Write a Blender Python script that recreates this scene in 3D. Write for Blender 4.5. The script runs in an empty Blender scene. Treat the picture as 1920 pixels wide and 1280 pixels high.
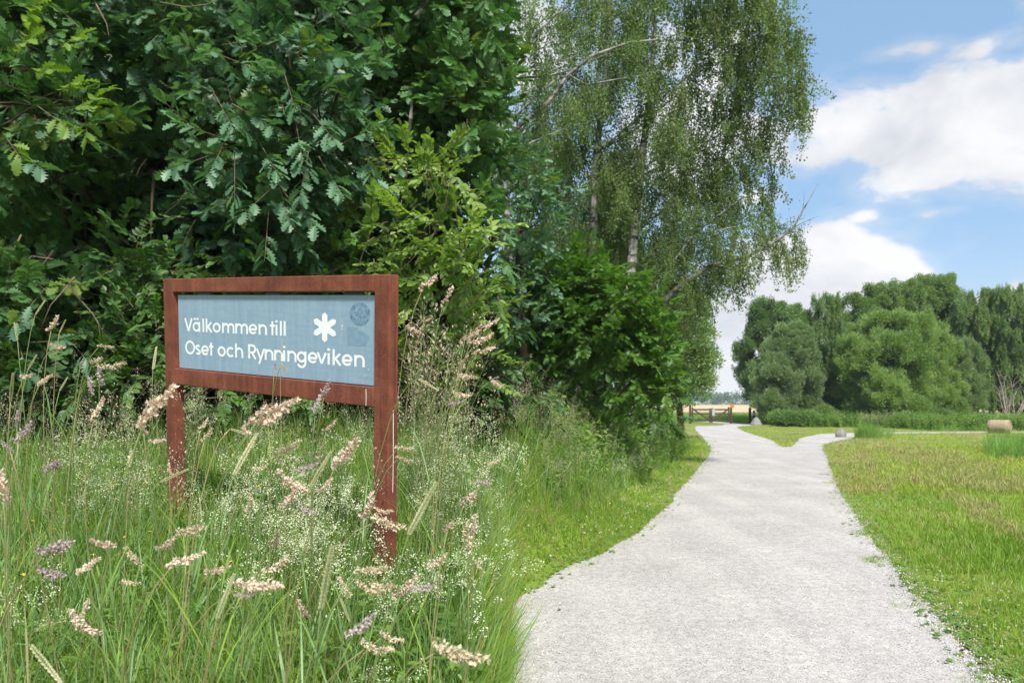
import bpy, bmesh, math, random
import numpy as np
from mathutils import Matrix, Vector, Euler

random.seed(7)
rng = np.random.default_rng(11)
R = math.radians
C = bpy.context.scene.collection
scene = bpy.context.scene
EYE = 1.6
F = 1400.0          # focal length in pixels of the 1920 wide photograph
HX, HY = 960.0, 755.0

# ------------------------------------------------------------------ camera
cd = bpy.data.cameras.new('camera')
cam = bpy.data.objects.new('camera', cd)
C.objects.link(cam)
cam.location = (0, 0, EYE)
cam.rotation_euler = (R(90), 0, 0)
cd.sensor_width = 36.0
cd.lens = 36.0 * F / 1920.0
cd.shift_y = (HY - 640.0) / 1920.0
cd.clip_start = 0.05
cd.clip_end = 6000
cd.dof.use_dof = True
cd.dof.focus_distance = 3.9
cd.dof.aperture_fstop = 4.8
scene.camera = cam

# ------------------------------------------------------------------ sun, sky, exposure
SUN_DIR = Vector((0.16, -0.62, 0.80)).normalized()
sd = bpy.data.lights.new('sun', 'SUN')
sun = bpy.data.objects.new('sun', sd)
C.objects.link(sun)
sd.energy = 4.3
sd.angle = R(8)
sd.color = (1.0, 0.96, 0.90)
sun.rotation_euler = (-SUN_DIR).to_track_quat('-Z', 'Y').to_euler()

vs = scene.view_settings
scene.display_settings.display_device = 'sRGB'
vs.view_transform = 'Standard'
vs.look = 'None'
vs.exposure = 0.75
try:
    scene.cycles.max_bounces = 6
    scene.cycles.diffuse_bounces = 3
    scene.cycles.transmission_bounces = 3
except Exception:
    pass
vs.gamma = 1.0
vs.use_curve_mapping = False

world = bpy.data.worlds.new('World')
scene.world = world
world.use_nodes = True


class NT:
    """small helper around a node tree"""
    def __init__(s, nt):
        s.nt = nt
        s.n = nt.nodes
        s.l = nt.links

    def new(s, t, **kw):
        n = s.n.new(t)
        for k, v in kw.items():
            setattr(n, k, v)
        return n

    def link(s, a, b):
        s.l.new(a, b)

    def val(s, sock, v):
        if hasattr(v, 'is_output') or isinstance(v, bpy.types.NodeSocket):
            s.l.new(v, sock)
        else:
            sock.default_value = v

    def math(s, op, a, b=0.0, c=None, clamp=False):
        n = s.new('ShaderNodeMath', operation=op)
        n.use_clamp = clamp
        s.val(n.inputs[0], a)
        s.val(n.inputs[1], b)
        if c is not None:
            s.val(n.inputs[2], c)
        return n.outputs[0]

    def mix(s, fac, a, b, mode='MIX'):
        n = s.new('ShaderNodeMix', data_type='RGBA', blend_type=mode)
        s.val(n.inputs[0], fac)
        s.val(n.inputs[6], a if not isinstance(a, tuple) or len(a) == 4 else (*a, 1))
        s.val(n.inputs[7], b if not isinstance(b, tuple) or len(b) == 4 else (*b, 1))
        return n.outputs[2]

    def noise(s, scale, detail=3, rough=0.5, vec=None, dist=0.0):
        n = s.new('ShaderNodeTexNoise')
        n.inputs['Scale'].default_value = scale
        n.inputs['Detail'].default_value = detail
        n.inputs['Roughness'].default_value = rough
        n.inputs['Distortion'].default_value = dist
        if vec is not None:
            s.link(vec, n.inputs['Vector'])
        return n.outputs['Fac']

    def ramp(s, fac, stops, interp='LINEAR'):
        n = s.new('ShaderNodeValToRGB')
        cr = n.color_ramp
        cr.interpolation = interp
        while len(cr.elements) < len(stops):
            cr.elements.new(0.5)
        for e, (p, c) in zip(cr.elements, stops):
            e.position = p
            e.color = (*c, 1) if len(c) == 3 else c
        s.link(fac, n.inputs[0])
        return n.outputs[0]

    def smooth(s, x, lo, hi):
        n = s.new('ShaderNodeMapRange', interpolation_type='SMOOTHSTEP')
        s.val(n.inputs[0], x)
        n.inputs[1].default_value = lo
        n.inputs[2].default_value = hi
        return n.outputs[0]


def build_world():
    t = NT(world.node_tree)
    t.n.clear()
    out = t.new('ShaderNodeOutputWorld')
    bg = t.new('ShaderNodeBackground')
    bg.inputs['Strength'].default_value = 0.11
    sky = t.new('ShaderNodeTexSky', sky_type='NISHITA')
    sky.sun_disc = False
    sky.sun_elevation = math.asin(SUN_DIR.z)
    sky.sun_rotation = math.atan2(SUN_DIR.x, SUN_DIR.y)
    sky.air_density = 1.0
    sky.dust_density = 0.6
    sky.ozone_density = 2.0
    tc = t.new('ShaderNodeTexCoord')
    d = tc.outputs['Generated']
    sep = t.new('ShaderNodeSeparateXYZ')
    t.link(d, sep.inputs[0])
    az = t.math('ARCTAN2', sep.outputs[0], sep.outputs[1])
    el = t.math('ARCSINE', sep.outputs[2])
    comb = t.new('ShaderNodeCombineXYZ')
    t.link(az, comb.inputs[0])
    t.link(t.math('MULTIPLY', el, 1.7), comb.inputs[1])
    v = comb.outputs[0]
    # broad cumulus masses, where they hang in the sky
    def blob(px, py, rx, ry, amp=1.0):
        ca = math.atan((px - HX) / F)
        ce = math.atan((HY - py) / math.hypot(F, px - HX))
        ra, re = rx / F, ry / F * 0.95
        a = t.math('DIVIDE', t.math('SUBTRACT', az, ca), ra)
        e = t.math('DIVIDE', t.math('SUBTRACT', el, ce), re)
        r2 = t.math('ADD', t.math('MULTIPLY', a, a), t.math('MULTIPLY', e, e))
        g = t.math('EXPONENT', t.math('MULTIPLY', r2, -0.9))
        return t.math('MULTIPLY', g, amp)
    field = None
    blobs = [(1770, 225, 210, 95, 1.25), (1610, 205, 125, 70, 1.05), (1700, 325, 115, 38, 1.0), (1545, 160, 80, 38, .7), (1950, 280, 130, 60, 1.0),
             (1830, 92, 90, 26, .85), (1700, 98, 85, 24, .9), (1560, 495, 170, 70, 1.25), (1440, 600, 160, 90, 1.2), (1670, 520, 100, 50, 1.1), (1800, 585, 220, 45, .85), (1370, 690, 140, 60, .8),
             (1620, 408, 38, 22, .66), (1750, 400, 55, 14, .55), (1010, 90, 130, 80, 1.0), (1250, 260, 160, 120, .9), (1420, 370, 60, 34, .6), (1300, 100, 150, 90, .7), (1450, 250, 60, 50, .7),
             (700, 300, 300, 160, .8), (2300, 420, 170, 70, .9), (2350, 100, 200, 60, .8), (1240, 560, 200, 90, .9)]
    for b in blobs:
        o = blob(*b)
        field = o if field is None else t.math('MAXIMUM', field, o)
    # the rest of the sky: the same kind of cumulus from noise alone
    wide = t.noise(1.6, 2, .5, d)
    away = t.smooth(t.math('ABSOLUTE', t.math('SUBTRACT', az, 0.25)), 0.55, 1.0)
    high = t.smooth(el, 0.55, 0.8)
    outm = t.math('MAXIMUM', away, high)
    wfield = t.math('MULTIPLY', t.smooth(wide, .42, .62), t.math('MULTIPLY', outm, .9))
    field = t.math('ADD', t.math('MULTIPLY', field, t.math('SUBTRACT', 1.0, t.math('MULTIPLY', outm, .6))), wfield)
    n1 = t.noise(5.5, 8, .56, v, .25)
    n2 = t.noise(19.0, 5, .55, v, .2)
    f = t.math('ADD', field, t.math('ADD', t.math('MULTIPLY', t.math('SUBTRACT', n1, .5), 2.1), t.math('MULTIPLY', t.math('SUBTRACT', n2, .5), .8)))
    m = t.smooth(f, .34, .74)
    haze = t.math('MULTIPLY', t.math('SUBTRACT', 1.0, t.smooth(el, -0.02, .24)), .5)
    m = t.math('MAXIMUM', m, haze)
    wisps = t.math('MULTIPLY', t.smooth(f, .08, .55), .30)
    m = t.math('MAXIMUM', m, wisps)
    shade = t.noise(5.0, 6, .58, v, .3)
    ccol = t.ramp(shade, [(.34, (3.75, 3.95, 4.3)), (.62, (5.4, 5.45, 5.55))])
    blue = t.mix(.62, sky.outputs[0], (1.95, 3.2, 4.75))
    hsv = t.new('ShaderNodeHueSaturation')
    hsv.inputs['Saturation'].default_value = 1.0
    hsv.inputs['Value'].default_value = 1.0
    t.link(blue, hsv.inputs['Color'])
    col = t.mix(m, hsv.outputs[0], ccol)
    t.link(col, bg.inputs['Color'])
    t.link(bg.outputs[0], out.inputs['Surface'])


build_world()


# ------------------------------------------------------------------ helpers
def P(px, py, Y):
    """point in the place that lies Y metres ahead, seen at that spot of the photograph"""
    return np.array([(px - HX) * Y / F, Y, EYE + (HY - py) * Y / F])


def link(o, parent=None):
    C.objects.link(o)
    if parent is not None:
        o.parent = parent
    return o


def tag(o, label=None, cat=None, group=None, kind=None):
    if label:
        o['label'] = label
    if cat:
        o['category'] = cat
    if group:
        o['group'] = group
    if kind:
        o['kind'] = kind
    return o


def empty(name, loc=(0, 0, 0), rz=0.0):
    o = bpy.data.objects.new(name, None)
    o.empty_display_size = 0.2
    C.objects.link(o)
    o.location = tuple(loc)
    o.rotation_euler = (0, 0, rz)
    return o


class MB:
    def __init__(s):
        s.v = []
        s.f = []
        s.m = []
        s.n = 0

    def add(s, verts, faces, mi=0):
        verts = np.asarray(verts, float).reshape(-1, 3)
        s.v.append(verts)
        for f in faces:
            s.f.append(tuple(int(i) + s.n for i in f))
            s.m.append(mi)
        s.n += len(verts)
        return s

    def box(s, lo, hi, mi=0, M=None):
        x0, y0, z0 = lo
        x1, y1, z1 = hi
        v = np.array([(x0, y0, z0), (x1, y0, z0), (x1, y1, z0), (x0, y1, z0), (x0, y0, z1), (x1, y0, z1), (x1, y1, z1), (x0, y1, z1)], float)
        if M is not None:
            v = v @ np.array(M.to_3x3()).T + np.array(M.translation)
        s.add(v, [(0, 3, 2, 1), (4, 5, 6, 7), (0, 1, 5, 4), (1, 2, 6, 5), (2, 3, 7, 6), (3, 0, 4, 7)], mi)

    def tube(s, pts, rad, sides=6, mi=0, cap=True):
        pts = np.asarray(pts, float)
        n = len(pts)
        rad = np.broadcast_to(np.asarray(rad, float), (n,))
        tan = np.gradient(pts, axis=0)
        tan /= np.linalg.norm(tan, axis=1)[:, None] + 1e-9
        up = np.array([0.0, 0, 1]) if abs(tan[0][2]) < .9 else np.array([1.0, 0, 0])
        vs_ = []
        a = np.linspace(0, 2 * np.pi, sides, endpoint=False)
        u = np.cross(tan[0], up)
        u /= np.linalg.norm(u)
        for i in range(n):
            u = u - tan[i] * (u @ tan[i])
            u /= np.linalg.norm(u) + 1e-9
            w = np.cross(tan[i], u)
            vs_.append(pts[i] + rad[i] * (np.cos(a)[:, None] * u + np.sin(a)[:, None] * w))
        fs = []
        for i in range(n - 1):
            for j in range(sides):
                k = (j + 1) % sides
                fs.append((i * sides + j, i * sides + k, (i + 1) * sides + k, (i + 1) * sides + j))
        if cap:
            fs.append(tuple(range(sides))[::-1])
            fs.append(tuple((n - 1) * sides + j for j in range(sides)))
        s.add(np.concatenate(vs_), fs, mi)

    def mesh(s, name, mats):
        me = bpy.data.meshes.new(name)
        me.from_pydata(np.concatenate(s.v).tolist() if s.v else [], [], s.f)
        if not isinstance(mats, (list, tuple)):
            mats = [mats]
        for m in mats:
            me.materials.append(m)
        if len(mats) > 1:
            me.polygons.foreach_set('material_index', s.m)
        me.update()
        return me

    def build(s, name, mats, parent=None, smooth=False):
        me = s.mesh(name, mats)
        if smooth:
            me.polygons.foreach_set('use_smooth', [True] * len(me.polygons))
        return link(bpy.data.objects.new(name, me), parent)


def bevel(o, w, seg=2):
    bm = bmesh.new()
    bm.from_mesh(o.data)
    bmesh.ops.bevel(bm, geom=list(bm.edges), offset=w, segments=seg, profile=.5, affect='EDGES')
    bm.to_mesh(o.data)
    bm.free()
    return o


def in_parent(pts, root):
    return np.asarray(pts) - np.array(root.location)


# ------------------------------------------------------------------ materials
def newmat(name):
    m = bpy.data.materials.new(name)
    m.use_nodes = True
    t = NT(m.node_tree)
    t.n.clear()
    out = t.new('ShaderNodeOutputMaterial')
    return m, t, out


def principled(t, col, rough=.6, spec=.4, metal=0.0, normal=None):
    b = t.new('ShaderNodeBsdfPrincipled')
    t.val(b.inputs['Base Color'], (*col, 1) if isinstance(col, tuple) else col)
    t.val(b.inputs['Roughness'], rough)
    b.inputs['Specular IOR Level'].default_value = spec
    b.inputs['Metallic'].default_value = metal
    if normal is not None:
        t.link(normal, b.inputs['Normal'])
    return b


def bump(t, h, strength=.4, dist=.01):
    n = t.new('ShaderNodeBump')
    n.inputs['Strength'].default_value = strength
    n.inputs['Distance'].default_value = dist
    t.link(h, n.inputs['Height'])
    return n.outputs[0]


def leafmat(name, dark, light, trans=.3, rough=.45, nscale=.7, spec=.45, extra=None, extra_p=.0, tcol=(1.25, 1.35, .55)):
    """leaf colour differs from twig to twig, leaf to leaf and slowly through the plant"""
    m, t, out = newmat(name)
    geo = t.new('ShaderNodeNewGeometry')
    oi = t.new('ShaderNodeObjectInfo')
    a = t.noise(nscale, 2, .5, geo.outputs['Position'])
    b = t.noise(9.0, 1, .5, geo.outputs['Position'])
    x = t.math('ADD', t.math('MULTIPLY', t.math('SUBTRACT', a, .5), 1.6), t.math('MULTIPLY', t.math('SUBTRACT', b, .5), .9))
    x = t.math('ADD', x, t.math('MULTIPLY', oi.outputs['Random'], .55))
    x = t.math('ADD', x, .22, clamp=True)
    col = t.ramp(x, [(0, dark), (1, light)])
    if extra:
        k = t.math('GREATER_THAN', t.math('FRACT', t.math('MULTIPLY', oi.outputs['Random'], 37.7)), 1 - extra_p)
        col = t.mix(k, col, (*extra, 1))
    p = principled(t, col, rough, spec)
    tr = t.new('ShaderNodeBsdfTranslucent')
    tm = t.mix(1.0, col, (*tcol, 1), 'MULTIPLY')
    t.link(tm, tr.inputs['Color'])
    mx = t.new('ShaderNodeMixShader')
    mx.inputs[0].default_value = trans
    t.link(p.outputs[0], mx.inputs[1])
    t.link(tr.outputs[0], mx.inputs[2])
    t.link(mx.outputs[0], out.inputs['Surface'])
    return m


def barkmat(name, c1, c2, scale=14, rough=.9, bands=None):
    m, t, out = newmat(name)
    geo = t.new('ShaderNodeNewGeometry')
    mp = t.new('ShaderNodeMapping')
    t.link(geo.outputs['Position'], mp.inputs['Vector'])
    mp.inputs['Scale'].default_value = (1, 1, .22)
    n = t.noise(scale, 5, .6, mp.outputs[0])
    col = t.ramp(n, [(.3, c1), (.7, c2)])
    if bands:
        mp2 = t.new('ShaderNodeMapping')
        t.link(geo.outputs['Position'], mp2.inputs['Vector'])
        mp2.inputs['Scale'].default_value = (1, 1, 3.5)
        k = t.smooth(t.noise(2.2, 4, .6, mp2.outputs[0]), .50, .58)
        col = t.mix(k, col, (*bands, 1))
    p = principled(t, col, rough, .2, normal=bump(t, n, .6, .02))
    t.link(p.outputs[0], out.inputs['Surface'])
    return m


def plainmat(name, col, rough=.7, spec=.3, var=.25, scale=20, bumps=0.0):
    m, t, out = newmat(name)
    geo = t.new('ShaderNodeNewGeometry')
    n = t.noise(scale, 4, .6, geo.outputs['Position'])
    lo = tuple(c * (1 - var) for c in col)
    hi = tuple(min(1, c * (1 + var)) for c in col)
    c = t.ramp(n, [(.3, lo), (.7, hi)])
    p = principled(t, c, rough, spec, normal=bump(t, n, bumps, .01) if bumps else None)
    t.link(p.outputs[0], out.inputs['Surface'])
    return m


M = {}
M['oak'] = leafmat('oak_leaf', (.038, .105, .032), (.118, .240, .080), .32, .52, .9, spec=.38, extra=(.13, .20, .035), extra_p=.05)
M['oak_blue'] = leafmat('oak_leaf_bluish', (.044, .122, .058), (.138, .262, .142), .34, .48, .9, spec=.5, extra=(.12, .19, .035), extra_p=.05)
M['oak_bright'] = leafmat('oak_leaf_bright', (.050, .135, .018), (.125, .240, .035), .42, .45, .6)
M['lime'] = leafmat('shrub_leaf_lime', (.100, .200, .030), (.280, .390, .085), .42, .5, 1.4)
M['shrub'] = leafmat('shrub_leaf', (.042, .115, .024), (.115, .225, .045), .36, .5, 1.2)
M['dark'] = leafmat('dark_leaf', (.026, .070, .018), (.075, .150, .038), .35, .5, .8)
M['birch'] = leafmat('birch_leaf', (.075, .130, .038), (.185, .265, .085), .46, .5, .35)
M['willow_l'] = leafmat('willow_leaf_light', (.165, .275, .065), (.330, .440, .150), .42, .5, .35)
M['willow_g'] = leafmat('willow_leaf_grey', (.135, .210, .085), (.270, .355, .170), .4, .5, .4)
M['far_mid'] = leafmat('broad_leaf_mid', (.105, .195, .045), (.250, .355, .110), .42, .5, .35)
M['far_dark'] = leafmat('broad_leaf_dark', (.075, .145, .045), (.185, .275, .095), .4, .5, .35)
M['far_wood'] = leafmat('far_wood_leaf', (.045, .095, .035), (.085, .145, .055), .2, .7, .02)
M['grass'] = leafmat('grass_blade', (.150, .280, .032), (.340, .470, .085), .52, .5, 1.0, extra=(.33, .30, .13), extra_p=.06)
M['grass_blue'] = leafmat('grass_blade_glaucous', (.120, .235, .070), (.230, .370, .135), .42, .45, 1.0)
M['turf'] = leafmat('turf_blade', (.150, .275, .026), (.300, .420, .055), .45, .55, .45, extra=(.38, .33, .14), extra_p=.07)
M['turf_dry'] = leafmat('turf_blade_dry', (.25, .27, .07), (.42, .37, .17), .3, .6, .8, tcol=(1.1, 1.0, .7))
M['turf_far'] = leafmat('mown_blade', (.230, .330, .036), (.400, .450, .085), .42, .6, .25, extra=(.42, .35, .16), extra_p=.15)
M['reed'] = leafmat('reed_blade', (.140, .270, .045), (.270, .420, .110), .46, .5, .8)
M['straw'] = leafmat('straw_stem', (.26, .22, .09), (.42, .36, .18), .3, .6, 3, tcol=(1.1, 1.0, .7))
M['herb'] = leafmat('herb_leaf', (.075, .180, .025), (.220, .350, .070), .42, .5, 1.0)
M['stem'] = leafmat('green_stem', (.11, .18, .05), (.22, .28, .10), .2, .5, 3)
M['head_p'] = leafmat('seed_head_pink', (.55, .42, .33), (.78, .66, .54), .25, .8, 14, tcol=(1.1, 1, .8), spec=.2)
M['head_g'] = leafmat('seed_head_greyish', (.34, .27, .26), (.56, .48, .46), .2, .8, 14, tcol=(1.1, 1, .9), spec=.2)
M['head_s'] = leafmat('seed_spike_pale', (.33, .36, .17), (.62, .60, .40), .25, .8, 10, tcol=(1.1, 1, .7), spec=.2)
M['plume'] = leafmat('grass_plume', (.30, .25, .17), (.50, .42, .32), .3, .8, 6, tcol=(1.1, 1, .8), spec=.2)
M['white_fl'] = leafmat('white_flower', (.46, .52, .28), (.76, .77, .56), .25, .7, 4, tcol=(1, 1, .85), spec=.2)
M['yellow_fl'] = plainmat('yellow_flower', (.65, .50, .04), .7)
M['purple_fl'] = plainmat('purple_flower', (.14, .07, .38), .7)
M['clover_fl'] = plainmat('clover_flower', (.72, .70, .58), .8)
M['bark'] = barkmat('dark_bark', (.035, .026, .018), (.11, .085, .06))
M['twig'] = barkmat('twig_bark', (.09, .06, .04), (.20, .15, .11), 30)
M['birch_bark'] = barkmat('birch_bark', (.13, .12, .11), (.34, .33, .31), 10, .8, bands=(.05, .045, .04))
M['pale_bark'] = barkmat('pale_bark', (.26, .22, .17), (.45, .40, .33), 16)
M['gatewood'] = barkmat('weathered_gate_wood', (.040, .028, .021), (.095, .068, .052), 30)
M['stone'] = plainmat('granite', (.22, .215, .21), .85, .3, .35, 22, .6)
M['orange'] = plainmat('orange_disc', (.50, .155, .015), .5, .4, .1)
M['white_p'] = plainmat('white_plastic', (.72, .74, .74), .5, .4, .08)
M['black_p'] = plainmat('black_metal', (.03, .03, .033), .5, .4, .2)
M['deadleaf'] = plainmat('dead_leaf', (.20, .085, .035), .8, .2, .4, 60)
M['yellowleaf'] = plainmat('yellow_leaf', (.65, .45, .03), .6, .3, .2, 60)

# ------------------------------------------------------------------ terrain
EDGE_L = np.array([(-0.02, -1), (-0.02, 5.6), (.073, 6.18), (.198, 6.44), (.427, 7.04), (.625, 7.42), (.944, 7.89), (1.279, 8.65), (1.535, 9.11), (1.931, 10.28), (2.605, 12.08),
                   (2.777, 12.87), (3.52, 15.03), (4.42, 17.8), (6.12, 23.1), (7.24, 27.3), (8.18, 31.7), (10.8, 43.9), (12.4, 50.5), (14.6, 51.5)])
EDGE_R = np.array([(1.9, -1), (2.4, 2.5), (2.80, 4.40), (2.93, 4.81), (3.10, 5.34), (3.29, 5.95), (3.45, 6.57), (3.85, 7.61), (4.10, 8.39), (4.45, 9.49), (4.95, 10.74), (5.54, 12.5), (6.81, 15.8), (9.18, 21.75), (10.6, 25.5),
                   (11.88, 28.8), (14.0, 33.0), (16.56, 38.6)])


def edge_x(Y):
    return np.interp(Y, EDGE_L[:, 1], EDGE_L[:, 0])


def edge_r(Y):
    return np.interp(Y, EDGE_R[:, 1], EDGE_R[:, 0])


def sstep(x):
    x = np.clip(x, 0, 1)
    return x * x * (3 - 2 * x)


def ground_z(X, Y):
    X = np.asarray(X, float)
    Y = np.asarray(Y, float)
    d = edge_x(Y) - X
    w = np.interp(Y, [0, 5, 9, 14], [.16, .25, 2.2, 4.5])
    S = sstep((d - .01) / w)
    plane = .1 + .149 * np.clip(Y, -2, 7.2)
    fall = 1 - sstep((Y - 10) / 16.0)
    z = S * plane * np.maximum(fall, .0)
    return z


def build_ground():
    def axis(pts):
        out = []
        for (a, b, n) in pts:
            out += list(np.linspace(a, b, n, endpoint=False))
        out.append(pts[-1][1])
        return np.array(out)
    xs = axis([(-2500, -200, 6), (-200, -40, 8), (-40, -8, 20), (-8, -1, 20), (-1, .1, 26), (.1, 6, 26), (6, 40, 34), (40, 200, 12), (200, 2500, 6)])
    ys = axis([(-300, -20, 5), (-20, -1, 8), (-1, 9, 40), (9, 30, 42), (30, 80, 30), (80, 300, 12), (300, 3500, 10)])
    XX, YY = np.meshgrid(xs, ys)
    ZZ = ground_z(XX, YY)
    v = np.stack([XX.ravel(), YY.ravel(), ZZ.ravel()], 1)
    nx, ny = len(xs), len(ys)
    f = [(j * nx + i, j * nx + i + 1, (j + 1) * nx + i + 1, (j + 1) * nx + i) for j in range(ny - 1) for i in range(nx - 1)]
    m, t, out = newmat('turf_ground')
    geo = t.new('ShaderNodeNewGeometry')
    pos = geo.outputs['Position']
    n = t.noise(.35, 5, .6, pos)
    mp = t.new('ShaderNodeMapping')
    t.link(pos, mp.inputs['Vector'])
    mp.inputs['Rotation'].default_value = (0, 0, R(-28))
    mp.inputs['Scale'].default_value = (.9, .16, 1)
    st = t.noise(1.0, 5, .6, mp.outputs[0], .4)
    fine = t.noise(30, 4, .6, pos)
    g = t.ramp(n, [(.3, (.15, .23, .03)), (.7, (.26, .33, .06))])
    g = t.mix(t.smooth(st, .52, .66), g, (.34, .28, .13, 1))
    bare = t.noise(2.6, 5, .7, pos)
    g = t.mix(t.smooth(bare, .54, .66), g, (.20, .16, .09, 1))
    g = t.mix(t.math('MULTIPLY', fine, .6), g, (.06, .08, .02, 1))
    p = principled(t, g, .95, .1, normal=bump(t, fine, .6, .03))
    t.link(p.outputs[0], out.inputs['Surface'])
    mb = MB()
    mb.add(v, f)
    o = mb.build('ground', m, smooth=True)
    tag(o, kind='structure')
    return o


build_ground()


def poly_sheet(name, pts, z, mat, step=.12, jit=.03):
    """flat sheet with a ragged outline"""
    pts = np.asarray(pts, float)
    dense = []
    for i in range(len(pts)):
        a, b = pts[i], pts[(i + 1) % len(pts)]
        L = np.linalg.norm(b - a)
        mid_y = (a[1] + b[1]) / 2
        st = step * max(1.0, mid_y / 10)
        n = max(1, int(L / st))
        for k in range(n):
            q = a + (b - a) * k / n
            dense.append(q + rng.normal(0, jit * max(1.0, min(3, mid_y / 12)), 2) * (0 if k == 0 and False else 1))
    bm = bmesh.new()
    vs_ = [bm.verts.new((q[0], q[1], z)) for q in dense]
    f = bm.faces.new(vs_)
    bmesh.ops.triangulate(bm, faces=[f])
    bmesh.ops.recalc_face_normals(bm, faces=bm.faces)
    me = bpy.data.meshes.new(name)
    bm.to_mesh(me)
    bm.free()
    me.materials.append(mat)
    return link(bpy.data.objects.new(name, me))


def gravelmat():
    m, t, out = newmat('pale_gravel')
    geo = t.new('ShaderNodeNewGeometry')
    pos = geo.outputs['Position']
    big = t.noise(.9, 4, .6, pos)
    mid = t.noise(14, 4, .65, pos)
    vor = t.new('ShaderNodeTexVoronoi')
    vor.inputs['Scale'].default_value = 135
    t.link(pos, vor.inputs['Vector'])
    vr = t.new('ShaderNodeSeparateColor')
    t.link(vor.outputs['Color'], vr.inputs[0])
    base = t.ramp(big, [(.3, (.43, .41, .385)), (.7, (.53, .51, .48))])
    base = t.mix(t.smooth(mid, .35, .7), t.mix(1.0, base, (.80, .79, .79, 1), 'MULTIPLY'), base)
    mt_ = t.new('ShaderNodeMapping')
    t.link(pos, mt_.inputs['Vector'])
    mt_.inputs['Rotation'].default_value = (0, 0, R(16))
    mt_.inputs['Scale'].default_value = (1.5, .10, 1)
    trk = t.noise(1.0, 3, .5, mt_.outputs[0], .3)
    base = t.mix(t.smooth(trk, .42, .62), t.mix(1.0, base, (.91, .91, .92, 1), 'MULTIPLY'), base)
    chips = t.ramp(vr.outputs[0], [(0, (.36, .36, .37)), (.10, (.74, .73, .73)), (.4, (1, 1, 1)), (1, (1.22, 1.2, 1.17))])
    base = t.mix(1.0, base, chips, 'MULTIPLY')
    vor2 = t.new('ShaderNodeTexVoronoi')
    vor2.inputs['Scale'].default_value = 42
    t.link(pos, vor2.inputs['Vector'])
    v2 = t.new('ShaderNodeSeparateColor')
    t.link(vor2.outputs['Color'], v2.inputs[0])
    dk = t.math('MULTIPLY', t.math('LESS_THAN', v2.outputs[1], .1), t.math('LESS_THAN', vor2.outputs['Distance'], .22))
    base = t.mix(t.math('MULTIPLY', dk, .6), base, (.20, .19, .19, 1))
    hgt = t.math('ADD', vor.outputs['Distance'], t.math('MULTIPLY', mid, .8))
    p = principled(t, base, .92, .2, normal=bump(t, hgt, .55, .008))
    t.link(p.outputs[0], out.inputs['Surface'])
    return m


M['gravel'] = gravelmat()
# gravel path: main stretch with its fork; the island of turf stays outside the outline
left = [(x, y) for x, y in EDGE_L[1:-1]]
left[0] = (-0.10, 5.4)
outline = [(-.14, -1)] + left + [(12.6, 50.9), (15.0, 53), (15.9, 56)]
outline += [(17.7, 56), (17.0, 53), (15.6, 50.8), (14.9, 49.6)]
outline += [(13.0, 42), (12.3, 38.3), (11.2, 32.2), (10.1, 28.3), (9.85, 27.0), (10.2, 27.3), (10.9, 28.8), (12.9, 33.5), (15.7, 38.2), (19.5, 40.6), (26, 41.2), (44, 41.3), (44, 40.3),
            (26, 40.2), (20.5, 38.9), (17.2, 36.4), (14.6, 32.6), (12.0, 28.7), (11.2, 26.9)]
outline += [(x, y) for x, y in EDGE_R[::-1] if y < 26] + []
pa = poly_sheet('gravel_path', outline, .008, M['gravel'], .07, .012)
tag(pa, kind='structure')
pb = poly_sheet('far_path', [(16.3, 56.2), (17.9, 56.2), (17.4, 62), (15.5, 70), (11.5, 80), (10.9, 79.5), (14.5, 69), (15.9, 62)], .010, M['gravel'], 1.0, .05)
tag(pb, kind='structure')
# ripe field far behind the gate
fm = plainmat('ripe_field', (.50, .37, .23), .95, .1, .18, .05)
ff = MB()
ff.add([(-500, 125, .03), (700, 125, .03), (700, 520, .03), (-500, 520, .03)], [(0, 1, 2, 3)])
tag(ff.build('ripe_field', fm), kind='structure')
fm2 = plainmat('green_field', (.25, .30, .13), .95, .1, .2, .05)
ff = MB()
ff.add([(-500, 520.5, .04), (700, 520.5, .04), (700, 700, .04), (-500, 700, .04)], [(0, 1, 2, 3)])
tag(ff.build('green_field', fm2), kind='structure')


# ------------------------------------------------------------------ scatter with geometry nodes
MODELS = {}


def model_collection(key, meshes):
    col = bpy.data.collections.new(key + '_models')
    for i, me in enumerate(meshes):
        o = bpy.data.objects.new('%s_%03d' % (key, i), me)
        col.objects.link(o)
    MODELS[key] = (col, len(meshes))


def scatter_tree(col):
    ng = bpy.data.node_groups.new('scatter_' + col.name, 'GeometryNodeTree')
    ng.interface.new_socket('Geometry', in_out='INPUT', socket_type='NodeSocketGeometry')
    ng.interface.new_socket('Geometry', in_out='OUTPUT', socket_type='NodeSocketGeometry')
    n = ng.nodes
    gi = n.new('NodeGroupInput')
    go = n.new('NodeGroupOutput')
    ci = n.new('GeometryNodeCollectionInfo')
    ci.inputs['Collection'].default_value = col
    ci.inputs['Separate Children'].default_value = True
    ci.inputs['Reset Children'].default_value = True
    iop = n.new('GeometryNodeInstanceOnPoints')
    iop.inputs['Pick Instance'].default_value = True

    def named(nm, dt):
        a = n.new('GeometryNodeInputNamedAttribute')
        a.data_type = dt
        a.inputs['Name'].default_value = nm
        return a.outputs['Attribute']
    e2r = n.new('FunctionNodeEulerToRotation')
    L = ng.links
    L.new(named('rot', 'FLOAT_VECTOR'), e2r.inputs[0])
    L.new(e2r.outputs[0], iop.inputs['Rotation'])
    L.new(named('scl', 'FLOAT'), iop.inputs['Scale'])
    L.new(named('idx', 'INT'), iop.inputs['Instance Index'])
    L.new(gi.outputs[0], iop.inputs['Points'])
    L.new(ci.outputs[0], iop.inputs['Instance'])
    L.new(iop.outputs[0], go.inputs[0])
    return ng


TREES = {}


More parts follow.
